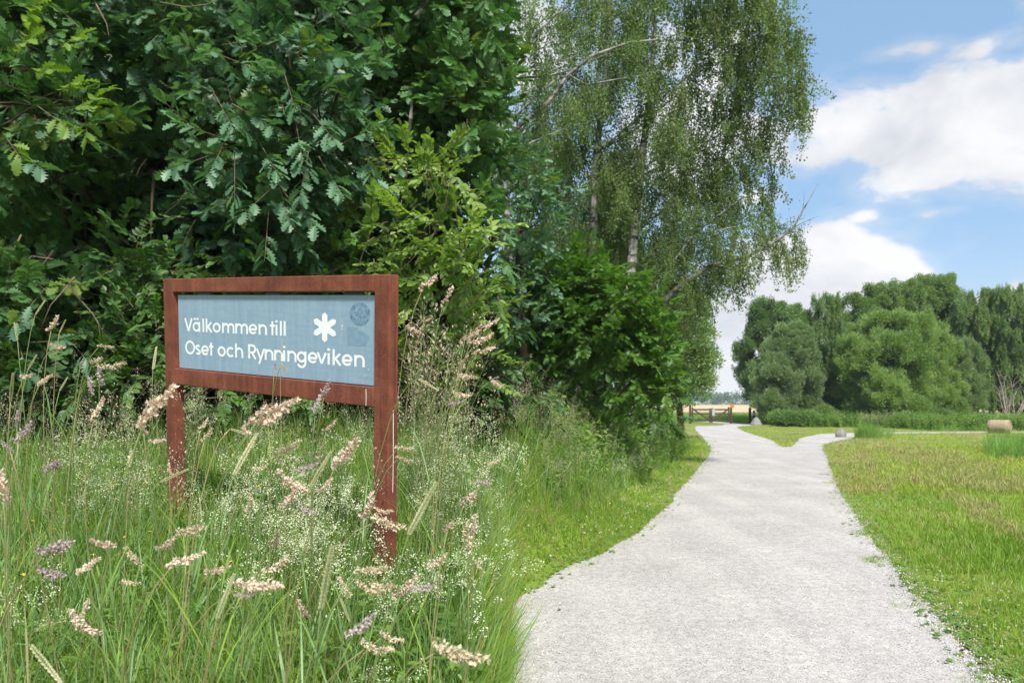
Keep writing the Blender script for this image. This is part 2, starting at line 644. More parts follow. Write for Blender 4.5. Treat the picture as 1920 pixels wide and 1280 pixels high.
def scatter(name, key, pts, rot, scl, parent=None, idx=None):
    pts = np.asarray(pts, float)
    col, nm = MODELS[key]
    if key not in TREES:
        TREES[key] = scatter_tree(col)
    me = bpy.data.meshes.new(name)
    N = len(pts)
    me.vertices.add(N)
    me.vertices.foreach_set('co', pts.ravel())
    a = me.attributes.new('rot', 'FLOAT_VECTOR', 'POINT')
    a.data.foreach_set('vector', np.asarray(rot, float).ravel())
    a = me.attributes.new('scl', 'FLOAT', 'POINT')
    a.data.foreach_set('value', np.asarray(scl, float).ravel())
    a = me.attributes.new('idx', 'INT', 'POINT')
    ii = rng.integers(0, nm, N) if idx is None else np.asarray(idx)
    a.data.foreach_set('value', ii.astype(np.int32))
    me.update()
    o = bpy.data.objects.new(name, me)
    md = o.modifiers.new('scatter', 'NODES')
    md.node_group = TREES[key]
    link(o, parent)
    o['kind'] = 'stuff'
    return o


def euler_from_dir(d, roll):
    d = d / (np.linalg.norm(d, axis=1)[:, None] + 1e-9)
    yaw = np.arctan2(d[:, 1], d[:, 0])
    pitch = -np.arcsin(np.clip(d[:, 2], -1, 1))
    return np.stack([roll, pitch, yaw], 1)


def xf(v, rot, loc, s=1.0):
    E_ = np.array(Euler(rot).to_matrix())
    return (np.asarray(v) * s) @ E_.T + np.asarray(loc)


# ------------------------------------------------------------------ leaf shapes (length 1 along +X)
def leaf_lobed(curl=.12):
    o = [(0, .01), (.13, .05), (.20, .17), (.28, .07), (.37, .28), (.46, .11), (.57, .36), (.67, .15), (.77, .32), (.86, .14), (.94, .17), (1.0, .02)]
    v, f = [], []
    for (x, w) in o:
        z = -curl * x * x
        v += [(x, 0, z), (x, w, z + .22 * w), (x, -w, z + .22 * w)]
    for i in range(len(o) - 1):
        a, b = 3 * i, 3 * (i + 1)
        f += [(a, b, b + 1, a + 1), (a, a + 2, b + 2, b)]
    return np.array(v), f


def leaf_oval(w=.28, curl=.15):
    o = [(0, .01), (.2, .72 * w), (.5, w), (.78, .62 * w), (1, .01)]
    v, f = [], []
    for (x, ww) in o:
        z = -curl * x * x
        v += [(x, 0, z), (x, ww, z + .25 * ww), (x, -ww, z + .25 * ww)]
    for i in range(len(o) - 1):
        a, b = 3 * i, 3 * (i + 1)
        f += [(a, b, b + 1, a + 1), (a, a + 2, b + 2, b)]
    return np.array(v), f


def leaf_simple(w=.32):
    v = np.array([(0, 0, 0), (.45, w, .07), (1, 0, -.06), (.45, -w, .07)])
    return v, [(0, 1, 2), (0, 2, 3)]


def make_twig(leaf, mats, n, stem_len, size, spread=1.0, tip=.4, opposite=False, droop=.1):
    mb = MB()
    ts = np.linspace(.15, 1, n)
    ph = random.uniform(0, 6)
    cur = random.uniform(-.25, .25)
    sp = [np.array([stem_len * t, cur * stem_len * t * t, -droop * stem_len * t * t]) for t in np.linspace(0, 1, 5)]
    mb.tube(sp, np.linspace(.004, .0015, 5) * (stem_len / .25) ** .5, 4, 1)
    for i, t in enumerate(ts):
        base = np.array([stem_len * t, cur * stem_len * t * t, -droop * stem_len * t * t])
        side = 1 if i % 2 else -1
        ang = side * random.uniform(.5, 1.25) * spread * (1.1 - tip * t)
        if i == n - 1:
            ang = random.uniform(-.2, .2)
        pitch = random.uniform(-.35, .45)
        rot = (random.uniform(-.6, .6), pitch, ang)
        s = size * random.uniform(.75, 1.15)
        v, f = leaf
        mb.add(xf(v, rot, base, s), f, 0)
        if opposite:
            rot = (random.uniform(-.6, .6), random.uniform(-.35, .45), -ang)
            mb.add(xf(v, rot, base, s), f, 0)
    return mb.mesh('twig', mats)


def make_clump(leaf, mat, n, rad, size, up=0.0, long=1.0):
    mb = MB()
    v, f = leaf
    for i in range(n):
        d = rng.normal(size=3)
        d /= np.linalg.norm(d)
        pos = d * rad * random.random() ** .5
        pos[0] *= long
        dd = d + np.array([up * 1.0, 0, up * .3]) + rng.normal(0, .35, 3)
        e = euler_from_dir(dd[None], np.array([random.uniform(-1.2, 1.2)]))[0]
        mb.add(xf(v, e, pos, size * random.uniform(.7, 1.3)), f)
    return mb.mesh('leaf_clump', mat)


def make_strand(mat, L, n, size):
    """hanging birch twig, from the origin down"""
    mb = MB()
    sway = np.array([random.uniform(-.2, .2), random.uniform(-.2, .2)])
    def at(t):
        return np.array([sway[0] * t * t * L + .03 * math.sin(5 * t), sway[1] * t * t * L, -L * t])
    mb.tube([at(t) for t in np.linspace(0, 1, 6)], np.linspace(.006, .002, 6), 3, 1)
    v, f = leaf_simple(.36)
    for i in range(n):
        t = random.random() ** .8
        b = at(t) + rng.normal(0, .055, 3)
        d = np.array([random.uniform(-1, 1), random.uniform(-1, 1), random.uniform(-1.6, .2)])
        e = euler_from_dir(d[None], np.array([random.uniform(-1.5, 1.5)]))[0]
        mb.add(xf(v, e, b, size * random.uniform(.7, 1.3)), f)
    return mb.mesh('birch_strand', mat)


def blade_into(mb, base, L, w, az, lean, bend, mi=0, seg=5):
    """one flat grass blade"""
    h = np.array([math.cos(az), math.sin(az), 0])
    side = np.array([-h[1], h[0], 0])
    pts = []
    a = lean
    p = np.array(base, float)
    for i in range(seg + 1):
        t = i / seg
        pts.append((p.copy(), w * (1 - t ** 2.2) * (.6 + .8 * min(t * 3, 1) * .5)))
        d = h * math.sin(a) + np.array([0, 0, math.cos(a)])
        p = p + d * (L / seg)
        a += bend / seg * (0.4 + 1.2 * t)
    v, f = [], []
    for i, (q, ww) in enumerate(pts):
        if i == seg:
            v.append(q)
        else:
            v += [q - side * ww * .5, q + side * ww * .5]
    for i in range(seg - 1):
        f.append((2 * i, 2 * i + 1, 2 * i + 3, 2 * i + 2))
    f.append((2 * seg - 2, 2 * seg - 1, 2 * seg))
    mb.add(v, f, mi)


def make_tuft(mat, n, lo, hi, w, spread, leanmax=.5, bendmax=1.2, seg=5):
    mb = MB()
    for i in range(n):
        r = spread * random.random() ** .6
        a = random.uniform(0, 6.28)
        blade_into(mb, (r * math.cos(a), r * math.sin(a), -.02), random.uniform(lo, hi), w * random.uniform(.6, 1.3), random.uniform(0, 6.28),
                   random.uniform(.02, leanmax), random.uniform(.1, bendmax), 0, seg)
    return mb.mesh('grass_tuft', mat)


LOBED, OVAL, SIMPLE, NARROW = leaf_lobed(), leaf_oval(), leaf_simple(), leaf_simple(.16)
for k in ('oak', 'oak_blue', 'oak_bright'):
    model_collection(k, [make_twig(LOBED, [M[k], M['twig']], random.randint(9, 12), .24, .118, 1.1) for _ in range(6)])
for k in ('lime', 'shrub', 'dark'):
    model_collection(k, [make_twig(leaf_oval(.30), [M[k], M['twig']], random.randint(7, 9), .28, .066 if k != 'dark' else .09, 1.0, opposite=True) for _ in range(5)])
model_collection('birch', [make_strand([M['birch'], M['twig']], random.uniform(.7, 1.3), 100, .058) for _ in range(7)])
model_collection('birch_tuft', [make_clump(leaf_simple(.36), M['birch'], 60, .30, .055) for _ in range(4)])
for k in ('willow_l', 'willow_g'):
    model_collection(k, [make_clump(NARROW, M[k], 70, .34, .19, up=.8, long=1.3) for _ in range(5)])
for k in ('far_mid', 'far_dark'):
    model_collection(k, [make_clump(SIMPLE, M[k], 60, .36, .125) for _ in range(5)])
model_collection('far_birch', [make_strand([M['far_mid'], M['twig']], random.uniform(.8, 1.4), 80, .10) for _ in range(5)])
model_collection('far_wood', [make_clump(SIMPLE, M['far_wood'], 60, 2.4, 1.0) for _ in range(4)])
model_collection('tall_grass', [make_tuft(M['grass'], 14, .25, .62, .0075, .07, .55, 1.7) for _ in range(6)] + [make_tuft(M['grass_blue'], 8, .35, .72, .0125, .06, .4, 1.3) for _ in range(2)]
                 + [make_tuft(M['straw'], 8, .25, .6, .0035, .08, .7, 1.5) for _ in range(2)])
model_collection('mid_grass', [make_tuft(M['grass'], 16, .12, .30, .006, .07, .8, 1.5) for _ in range(5)] + [make_tuft(M['straw'], 9, .12, .28, .003, .08, 1.1, 1.4)])
model_collection('turf', [make_tuft(M['turf'], 16, .035, .085, .0055, .06, .9, 1.3, 3) for _ in range(5)] + [make_tuft(M['turf_dry'], 10, .04, .08, .004, .07, 1.2, 1.2, 3)])
model_collection('turf_dry', [make_tuft(M['turf_dry'], 18, .04, .10, .007, .08, 1.35, .8, 3) for _ in range(3)])
model_collection('turf_far', [make_tuft(M['turf_far'], 18, .05, .11, .010, .13, .8, 1.2, 3) for _ in range(4)])
model_collection('reed', [make_tuft(M['reed'], 14, .22, .80, .012, .13, .35, .9) for _ in range(4)])


def herb_mesh(leafm, stemm, h, n, ls):
    mb = MB()
    for k in range(3):
        a = random.uniform(0, 6.28)
        top = np.array([.12 * math.cos(a), .12 * math.sin(a), h * random.uniform(.75, 1.1)])
        b = np.array([.03 * math.cos(a), .03 * math.sin(a), 0])
        mb.tube([b, b * .5 + top * .5, top], [.003, .0025, .0015], 4, 1)
        v, f = leaf_oval(.22, .25)
        for i in range(n):
            t = .12 + .88 * i / n
            q = b + (top - b) * t
            e = (random.uniform(-.3, .3), random.uniform(-.5, .3), random.uniform(0, 6.28))
            mb.add(xf(v, e, q, ls * (1.25 - .7 * t) * random.uniform(.8, 1.2)), f, 0)
    return mb.mesh('herb', [leafm, stemm])


model_collection('herb', [herb_mesh(M['herb'], M['stem'], .5, 16, .09) for _ in range(3)] + [herb_mesh(M['lime'], M['stem'], .45, 14, .08) for _ in range(2)])


def plume_mesh(h, dens=1.0):
    """flowering grass: thin stem with an airy panicle"""
    mb = MB()
    lean = random.uniform(.05, .3)
    a = random.uniform(0, 6.28)
    def at(t):
        return np.array([math.cos(a) * lean * h * t * t, math.sin(a) * lean * h * t * t, h * t])
    mb.tube([at(t) for t in np.linspace(0, 1, 5)], np.linspace(.0022, .0008, 5), 3, 1)
    v, f = leaf_simple(.22)
    for i in range(int(46 * dens)):
        t = random.uniform(.72, 1.0)
        q = at(t)
        r = .05 * (1.15 - t) / .4
        d = np.array([random.uniform(-1, 1), random.uniform(-1, 1), random.uniform(.2, 1.2)])
        e = euler_from_dir(d[None], np.array([0.0]))[0]
        mb.add(xf(v, e, q + d * r, random.uniform(.010, .018)), f, 0)
    return mb.mesh('flowering_grass', [M['plume'], M['stem']])


model_collection('plume', [plume_mesh(random.uniform(.6, .85)) for _ in range(6)])


def flower_cloud(n, rx, rz, h, size=.0038):
    """bedstraw: a froth of tiny white flowers on fine green stems"""
    mb = MB()
    v = np.array([(-1, -.35, 0), (1, -.35, 0), (1, .35, 0), (-1, .35, 0), (-.35, -1, .05), (.35, -1, .05), (.35, 1, .05), (-.35, 1, .05)]) * .5
    f = [(0, 1, 2, 3), (4, 5, 6, 7)]
    sprays = 11
    for s_ in range(sprays):
        a = random.uniform(0, 6.28)
        r = rx * random.random() ** .5
        top = np.array([r * math.cos(a), r * math.sin(a), h * random.uniform(.65, 1.0)])
        b = top * np.array([.25, .25, 0])
        mb.tube([b, (b + top) * .5 + np.array([0, 0, .04]), top], [.0016, .0013, .0008], 3, 1)
        for c_ in range(7):
            t = random.random()
            cc = top + rng.normal(0, 1, 3) * np.array([.019, .019, .02]) - np.array([0, 0, rz * t * 1.4])
            for i in range(n // sprays // 7):
                q = cc + rng.normal(0, .0075, 3)
                e = (random.uniform(-.9, .9), random.uniform(-.9, .9), random.uniform(0, 3))
                mb.add(xf(v, e, q, size * random.uniform(.7, 1.3)), f, 0)
    return mb


model_collection('clover', [(lambda mb: (mb.tube([(0, 0, 0), (0, 0, .07)], [.001, .001], 3, 1), [mb.add(xf(leaf_simple(.3)[0], (0, random.uniform(-1.5, -.1), a), (0, 0, .07), .013), leaf_simple(.3)[1], 0) for a in np.linspace(0, 12, 14)], mb.mesh('clover', [M['clover_fl'], M['stem']]))[-1])(MB()) for _ in range(2)])
model_collection('yellow', [(lambda mb: (mb.tube([(0, 0, 0), (0, 0, .3)], [.001, .001], 3, 1), [mb.add(xf(leaf_simple(.5)[0], (0, -.3, a), (0, 0, .3), .009), leaf_simple(.5)[1], 0) for a in np.linspace(0, 6.28, 6)], mb.mesh('buttercup', [M['yellow_fl'], M['stem']]))[-1])(MB())])
pebs = []
for i in range(4):
    bm = bmesh.new()
    bmesh.ops.create_icosphere(bm, subdivisions=1, radius=.5)
    for v in bm.verts:
        v.co *= random.uniform(.75, 1.15)
        v.co.z *= .6
    me = bpy.data.meshes.new('pebble')
    bm.to_mesh(me)
    bm.free()
    me.materials.append(plainmat('pebble_grey%s' % ('', '', '', '')[i], [(.5, .48, .46), (.36, .35, .35), (.62, .60, .57), (.20, .19, .19)][i], .85, .3, .2, 60))
    pebs.append(me)
model_collection('pebble', pebs)


# ------------------------------------------------------------------ foliage in blobs
def blob_points(blobs, clip=None):
    """blobs: (px, py, depth, rx_px, ry_px, rz_m, n).  Returns points, outward directions"""
    pts, dirs = [], []
    for (cx, cy, Y, rx, ry, rz, n) in blobs:
        c = P(cx, cy, Y)
        rad = np.array([rx * Y / F, rz, ry * Y / F])
        d = rng.normal(size=(n, 3))
        d /= np.linalg.norm(d, axis=1)[:, None]
        r = rng.random(n) ** .42
        lump = 1 + .16 * np.sin(d[:, 0] * 5 + cx) * np.cos(d[:, 2] * 6 + cy)
        pts.append(c + d * rad * (r * lump)[:, None])
        dirs.append(d)
    pts, dirs = np.concatenate(pts), np.concatenate(dirs)
    keep = pts[:, 2] > ground_z(pts[:, 0], pts[:, 1]) + .05
    if clip is not None:
        keep &= clip(pts)
    return pts[keep], dirs[keep]


def cluster_points(blobs):
    pts = []
    for (cx, cy, Y, rx, ry, rz, n) in blobs:
        c = P(cx, cy, Y)
        rad = np.array([rx * Y / F, rz, ry * Y / F])
        for k in range(max(1, n // 8)):
            d = rng.normal(size=3)
            d /= np.linalg.norm(d)
            q = c + d * rad * rng.random() ** .4
            o = np.array([d[0], d[1], -.35]) * rng.uniform(.5, 1.1)
            t = rng.random(8)[:, None]
            pts.append(q + o * t + rng.normal(0, .09, (8, 3)))
    return np.concatenate(pts)


def foliage(name, key, blobs, root, smin=.8, smax=1.25, jitter=.6, sag=.0, clip=None, hang=False):
    if hang:
        pts = cluster_points(blobs)
    else:
        pts, dirs = blob_points(blobs, clip)
    n = len(pts)
    if hang:
        rot = np.stack([rng.normal(0, .26, n), rng.normal(0, .26, n), rng.uniform(0, 6.28, n)], 1)
    else:
        dd = dirs + rng.normal(0, jitter, (n, 3)) + np.array([0, -.25, -sag])
        rot = euler_from_dir(dd, rng.normal(0, .45, n))
    return scatter(name, key, pts - np.array(root.location), rot, rng.uniform(smin, smax, n), root)


def limb(mb, a, b, r0, r1, wob=.08, seg=7, sides=7, arch=0.0):
    a, b = np.asarray(a, float), np.asarray(b, float)
    L = np.linalg.norm(b - a)
    ph = rng.uniform(0, 6.28, 3)
    pts = []
    for t in np.linspace(0, 1, seg):
        w = math.sin(math.pi * t)
        pts.append(a + (b - a) * t + np.array([math.sin(3 * t + ph[0]), math.sin(4 * t + ph[1]), math.sin(3.3 * t + ph[2])]) * wob * L * w + np.array([0, 0, arch * L * w]))
    mb.tube(pts, np.linspace(r0, r1, seg), sides)
    return pts


def wood(root, base, top, r0, blobs, matk, name='trunk', twigs=3, rb=.35, start=.35, bname='branches', seg=9):
    """trunk + one limbs mesh reaching into each blob with side twigs"""
    L = np.array(root.location)
    mb = MB()
    tp = limb(mb, np.asarray(base) - L, np.asarray(top) - L, r0, r0 * .3, .035, seg, 9)
    t = mb.build(name, M[matk], root, True)
    mb = MB()
    for (cx, cy, Y, rx, ry, rz, n) in blobs:
        c = P(cx, cy, Y) - L
        # leave the trunk lower than the blob
        zs = np.array([q[2] for q in tp])
        k = int(np.clip(np.searchsorted(zs, c[2] - .6 * np.linalg.norm(c[:2] - tp[0][:2])), int(start * len(tp)), len(tp) - 2))
        a = tp[k]
        br = r0 * rb * (1 - .6 * k / len(tp))
        pts = limb(mb, a, c, br, br * .25, .06, 7, 6, .04)
        rad = np.array([rx * Y / F, rz, ry * Y / F])
        for j in range(twigs):
            d = rng.normal(size=3)
            d /= np.linalg.norm(d)
            s_ = pts[random.randint(3, 6)]
            limb(mb, s_, c + d * rad * .9, br * .28, br * .06, .08, 5, 4)
    b = mb.build(bname, M[matk], root, True)
    return tp


def tree(name, label, cat, base, top, r0, blobs, key, matk, group=None, twigs=3, **kw):
    root = empty(name, base)
    tag(root, label, cat, group)
    wood(root, base, top, r0, blobs, matk, twigs=twigs)
    foliage('crown', key, blobs, root, **kw)
    return root


def gz(x, y):
    return float(ground_z(x, y))


# ------------------------------------------------------------------ left: oaks and shrubs behind the sign
def clipL(pts):
    return (HX + F * pts[:, 0] / pts[:, 1]) < 940


def bl(cx, cy, Y, rx, ry, rz, dens=1.0):
    v = 4.19 * (rx * Y / F) * rz * (ry * Y / F)
    return (cx, cy, Y, rx, ry, rz, max(6, int(v * 120 * dens)))


left_oak = [bl(-60, 60, 6.9, 160, 130, .9), bl(70, 40, 6.8, 110, 100, .8), bl(60, 200, 6.5, 130, 75, .6), bl(150, 230, 6.3, 60, 35, .3, 1.6), bl(-20, 330, 6.7, 110, 80, .7),
            bl(60, 330, 6.8, 80, 60, .5), bl(20, 560, 6.6, 130, 80, .6), bl(150, 590, 6.7, 110, 70, .5), bl(200, 540, 6.8, 70, 60, .5), bl(230, 640, 6.6, 60, 50, .4), bl(90, 480, 7.4, 140, 70, .6, .6), bl(-60, -60, 7, 200, 120, .9)]
mid_oak = [bl(330, 60, 7.2, 110, 90, .8), bl(440, 50, 6.9, 110, 80, .7), bl(560, 60, 6.8, 130, 90, .7), bl(640, 130, 6.4, 60, 40, .4, 1.5), bl(470, 150, 6.6, 110, 70, .6),
           bl(560, 200, 6.5, 100, 80, .6), bl(460, 270, 6.6, 100, 70, .6), bl(570, 310, 6.6, 90, 70, .5), bl(420, 310, 6.5, 55, 45, .4, 1.3), bl(510, 370, 6.5, 80, 55, .4), bl(640, 260, 6.7, 70, 70, .5),
           bl(540, 440, 6.8, 80, 60, .5), bl(280, 110, 7.4, 80, 50, .6), bl(440, 420, 7.2, 90, 60, .5, .7), bl(400, -80, 7.2, 260, 120, 1.0, .8), bl(690, 330, 6.9, 50, 50, .4)]
mid_oak += [bl(370, 420, 8.4, 90, 70, .6, .8), bl(300, 300, 8.6, 90, 80, .6, .7), bl(400, 350, 8.2, 80, 70, .6, .7), bl(300, 500, 8.2, 100, 60, .6, .7)]
right_oak = [bl(770, 50, 7.8, 110, 90, .9), bl(880, 60, 7.6, 80, 100, .8), bl(800, 170, 7.9, 100, 90, .8), bl(890, 210, 7.5, 70, 80, .6), bl(720, 230, 8.2, 90, 80, .7), bl(860, 320, 8.2, 90, 90, .7),
             bl(780, 330, 8.6, 90, 80, .7), bl(920, 420, 7.9, 50, 90, .5), bl(800, -90, 7.9, 200, 130, 1.0, .7), bl(600, 480, 8.4, 120, 90, .7, .6)]

GZ = lambda x, y: np.array([x, y, gz(x, y) - .05])
hedge_note = 'oak trees behind the welcome sign'
r1 = tree('oak_tree', 'oak at the left edge with pale sunlit leaves, low boughs behind the tall grass', 'tree', GZ(-5.2, 9.8), np.array([-5.6, 9.6, 6.8]), .16, left_oak, 'oak', 'bark', hedge_note, clip=clipL)
r2 = tree('oak_tree.001', 'bluish green oak hanging over the top of the rusty welcome sign', 'tree', GZ(-2.6, 8.3), np.array([-2.5, 8.0, 7.5]), .17, mid_oak, 'oak_blue', 'bark', hedge_note, clip=clipL)
r3 = tree('oak_tree.002', 'dark oak in the background to the upper right of the rusty welcome sign', 'tree', GZ(-.9, 9.4), np.array([-1.0, 9.2, 7.8]), .15, right_oak, 'oak', 'bark', hedge_note, clip=clipL)

# crooked bare twigs showing in the hedge, parts of their oaks
def bare(root, paths, mat='twig', name='bare_branch'):
    L = np.array(root.location)
    for k, (pp, Y, r) in enumerate(paths):
        mb = MB()
        q = [P(x, y, Y + .03 * math.sin(i * 2.1)) - L for i, (x, y) in enumerate(pp)]
        mb.tube(q, np.linspace(r, r * .35, len(q)), 5)
        mb.build(name, M[mat], root, True)


bare(r1, [([(40, 0 + 440), (20, 480), (15, 530)], 6.2, .008), ([(100, 486), (60, 480), (30, 510), (18, 525)], 6.1, .006), ([(140, 520), (128, 535), (175, 590), (200, 635)], 6.0, .010),
          ([(128, 535), (95, 572), (75, 620)], 6.0, .007), ([(215, 655), (190, 640), (183, 600)], 6.0, .005), ([(100, 470), (78, 500), (60, 540)], 6.3, .010), ([(45, 180), (90, 185), (140, 190)], 6.05, .005)])
bare(r2, [([(300, 5), (350, 14), (392, 8), (412, -4)], 5.9, .007), ([(180, 8), (200, 45), (204, 68)], 6.3, .008), ([(540, 95), (545, 130), (546, 90), (530, 60)], 6.0, .005),
          ([(690, 255), (703, 268), (695, 318)], 6.1, .005), ([(703, 268), (720, 295), (723, 330)], 6.1, .004), ([(415, 85), (450, 80), (455, 105)], 6.2, .006), ([(255, 330), (262, 315), (275, 298)], 6.9, .005), ([(310, 400), (335, 380), (350, 355)], 6.8, .005),
          ([(290, 320), (285, 380), (282, 470)], 7.6, .022)])
bare(r3, [([(780, 30), (800, 5), (815, -20)], 6.9, .02), ([(760, 265), (770, 225), (772, 190)], 7.3, .035)], 'birch_bark', 'bare_branch')

# leaves near enough to be told apart, on sprays in front of the bluish oak
leafmesh = []
for i in range(4):
    v, f = leaf_lobed(random.uniform(.05, .35))
    mb = MB()
    mb.add(v, f)
    leafmesh.append(mb.mesh('leaf', M['oak_blue']))
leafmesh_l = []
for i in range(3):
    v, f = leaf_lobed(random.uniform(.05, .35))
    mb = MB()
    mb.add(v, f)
    leafmesh_l.append(mb.mesh('leaf', leafmat('oak_leaf_lit%s' % '', (.10, .20, .03), (.20, .30, .05), .4, .5, 1.0) if i == 0 else leafmesh_l[0].materials[0]))  # paler copy of the oak leaf, sunlight put into its colour
lime_leaf = []
for i in range(3):
    v, f = leaf_oval(.3, random.uniform(.05, .3))
    mb = MB()
    mb.add(v, f)
    lime_leaf.append(mb.mesh('leaf', M['lime']))


def leaf_spray(root, px, py, Y, ang, n, meshes, size, stem=.26):
    L = np.array(root.location)
    c = P(px, py, Y) - L
    d = np.array([math.cos(ang), -.45, math.sin(ang)])
    d /= np.linalg.norm(d)
    mb = MB()
    mb.tube([c - d * .25, c, c + d * stem], [.004, .003, .0015], 4)
    mb.build('twig', M['twig'], root)
    for i in range(n):
        t = (i + .5) / n
        q = c + d * stem * t
        sd_ = 1 if i % 2 else -1
        ax = d + sd_ * np.cross(d, [0, -.7, .7]) * random.uniform(.6, 1.3) + rng.normal(0, .25, 3)
        e = euler_from_dir(ax[None], np.array([random.uniform(-.7, .7)]))[0]
        o = bpy.data.objects.new('leaf', random.choice(meshes))
        o.location = q
        o.rotation_euler = tuple(e)
        s_ = size * random.uniform(.8, 1.2)
        o.scale = (s_, s_, s_)
        link(o, root)


for (px, py, Y, a) in [(560, 90, 5.95, 0), (600, 110, 5.9, -.2), (520, 70, 5.95, .2), (635, 130, 5.9, -.1), (430, 90, 6.1, .3), (455, 120, 6.0, -.5), (540, 160, 5.9, -1.2), (415, 200, 6.0, -1), (470, 215, 5.95, -.6),
                       (370, 300, 6.0, -2.6), (410, 290, 5.95, -1.8), (440, 330, 5.95, -1.4), (500, 290, 5.9, -1), (560, 260, 5.9, -1.3), (600, 230, 5.95, -.9), (480, 380, 6.0, -2.2), (530, 370, 5.95, -1.2), (560, 390, 6.0, -.8),
                       (660, 260, 6.0, .3), (690, 300, 6.1, -1.2), (620, 330, 6.0, -1), (390, 250, 6.1, 2.9), (570, 330, 5.9, -1.6), (500, 440, 6.1, -1.5), (550, 430, 6.1, -1.0)]:
    leaf_spray(r2, px, py, Y, a, 10, leafmesh, .13)
for (px, py, Y, a) in [(20, 100, 5.9, .3), (60, 130, 5.9, -.2), (40, 90, 5.95, .8), (110, 170, 5.85, .1), (140, 200, 5.8, -.1), (165, 195, 5.8, .3), (160, 225, 5.8, -1.2), (40, 50, 5.95, .6), (100, 220, 5.85, -.6), (20, 270, 5.95, -.8),
                       (50, 300, 5.9, -.5), (110, 90, 6.0, .2), (60, 570, 6.0, -2), (40, 660, 5.9, -1), (90, 640, 5.95, 0), (150, 660, 5.95, -.7)]:
    leaf_spray(r1, px, py, Y, a, 9, leafmesh_l if py < 300 else leafmesh, .13)

# shrubs under the oaks
lime_b = [bl(900, 680, 6.6, 60, 60, .5, 1), bl(800, 690, 6.7, 90, 50, .5, 1), bl(720, 640, 6.7, 60, 80, .5, 1), bl(800, 350, 6.4, 70, 50, .5, 1.5), bl(760, 300, 6.5, 30, 25, .2, 2), bl(850, 330, 6.3, 50, 35, .3, 1.5), bl(790, 440, 6.2, 80, 60, .5, 1.5), bl(870, 430, 6.1, 60, 60, .4, 1.5), bl(720, 480, 6.3, 60, 50, .4, 1.3),
          bl(850, 520, 6.2, 90, 60, .5, 1.3), bl(910, 500, 6.0, 40, 80, .3, 1.5), bl(800, 590, 6.3, 100, 60, .5, 1.0), bl(900, 600, 6.2, 50, 60, .4, 1)]
s1 = tree('shrub', 'yellow green shrub with small rounded leaves right of the sign top', 'shrub', GZ(-.75, 6.9), np.array([-.8, 6.7, 2.8]), .03, lime_b, 'lime', 'twig', None, clip=clipL)
for k in range(20):
    b = random.choice(lime_b[3:11])
    leaf_spray(s1, min(b[0] + random.uniform(-.8, .8) * b[3], 915), b[1] + random.uniform(-.8, .8) * b[4], b[2] - b[5] - .1, random.uniform(0, 2.2), 7, lime_leaf, .062, .2)
und = [bl(280, 520, 6.4, 60, 60, .4, 1.3), bl(290, 620, 6.3, 60, 70, .4, 1.3), bl(250, 470, 6.6, 60, 40, .4, 1), bl(360, 500, 7.0, 90, 40, .5, 1), bl(520, 500, 7.0, 120, 45, .5, 1), bl(640, 500, 6.6, 70, 40, .4, 1.2), bl(680, 440, 6.7, 60, 40, .4, 1.2),
       bl(240, 690, 6.2, 90, 40, .4, 1.3), bl(420, 720, 6.6, 130, 40, .5, 1), bl(600, 720, 6.6, 140, 40, .5, 1), bl(450, 600, 7.0, 160, 80, .5, .8), bl(600, 610, 7.0, 160, 80, .5, .8), bl(300, 740, 6.4, 90, 40, .4, 1.2)]
tree('shrub.001', 'mid green shrub with oval leaves behind the left post of the sign', 'shrub', GZ(-3.1, 6.9), np.array([-3.1, 6.8, 2.6]), .03, und, 'shrub', 'twig', None, clip=clipL)
lowb = [bl(30, 700, 6.5, 120, 60, .5, 1.2), bl(140, 720, 6.4, 110, 50, .5, 1.2), bl(-60, 620, 6.8, 120, 120, .6, .8)]
tree('shrub.002', 'dark leafy shrub at the far left behind the tall grass', 'shrub', GZ(-4.4, 7.0), np.array([-4.3, 6.9, 2.1]), .03, lowb, 'dark', 'twig', None, clip=clipL)

# darker growth deeper in the wood
deep = []
for i in range(34):
    deep.append(bl(random.uniform(-150, 860), random.uniform(-100, 640), random.uniform(9.6, 11.5), 190, 120, 1.0, .55))
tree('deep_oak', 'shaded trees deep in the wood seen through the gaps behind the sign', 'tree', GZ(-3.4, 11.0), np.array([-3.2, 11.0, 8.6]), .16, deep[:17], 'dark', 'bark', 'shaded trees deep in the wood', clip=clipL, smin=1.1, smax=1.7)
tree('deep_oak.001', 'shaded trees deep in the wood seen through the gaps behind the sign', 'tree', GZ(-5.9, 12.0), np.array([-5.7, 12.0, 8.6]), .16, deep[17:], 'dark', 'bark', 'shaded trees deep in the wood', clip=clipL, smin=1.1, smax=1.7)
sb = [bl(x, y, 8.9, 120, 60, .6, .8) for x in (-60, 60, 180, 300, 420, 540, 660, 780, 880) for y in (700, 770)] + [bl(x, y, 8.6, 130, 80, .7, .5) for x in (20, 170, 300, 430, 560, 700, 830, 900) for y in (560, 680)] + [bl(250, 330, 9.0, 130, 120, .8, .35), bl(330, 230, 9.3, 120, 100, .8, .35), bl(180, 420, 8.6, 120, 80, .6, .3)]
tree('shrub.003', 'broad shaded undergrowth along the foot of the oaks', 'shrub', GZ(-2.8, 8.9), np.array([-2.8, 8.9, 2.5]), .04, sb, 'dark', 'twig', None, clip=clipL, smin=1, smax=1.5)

# ------------------------------------------------------------------ right: near trees left of the path
def clipR(pts):
    return (HX + F * pts[:, 0] / pts[:, 1]) > 925


def br(cx, cy, Y, rx, ry, rz, dens=1.0, k=64):
    v = 4.19 * (rx * Y / F) * rz * (ry * Y / F)
    return (cx, cy, Y, rx, ry, rz, max(6, int(v * k * dens)))


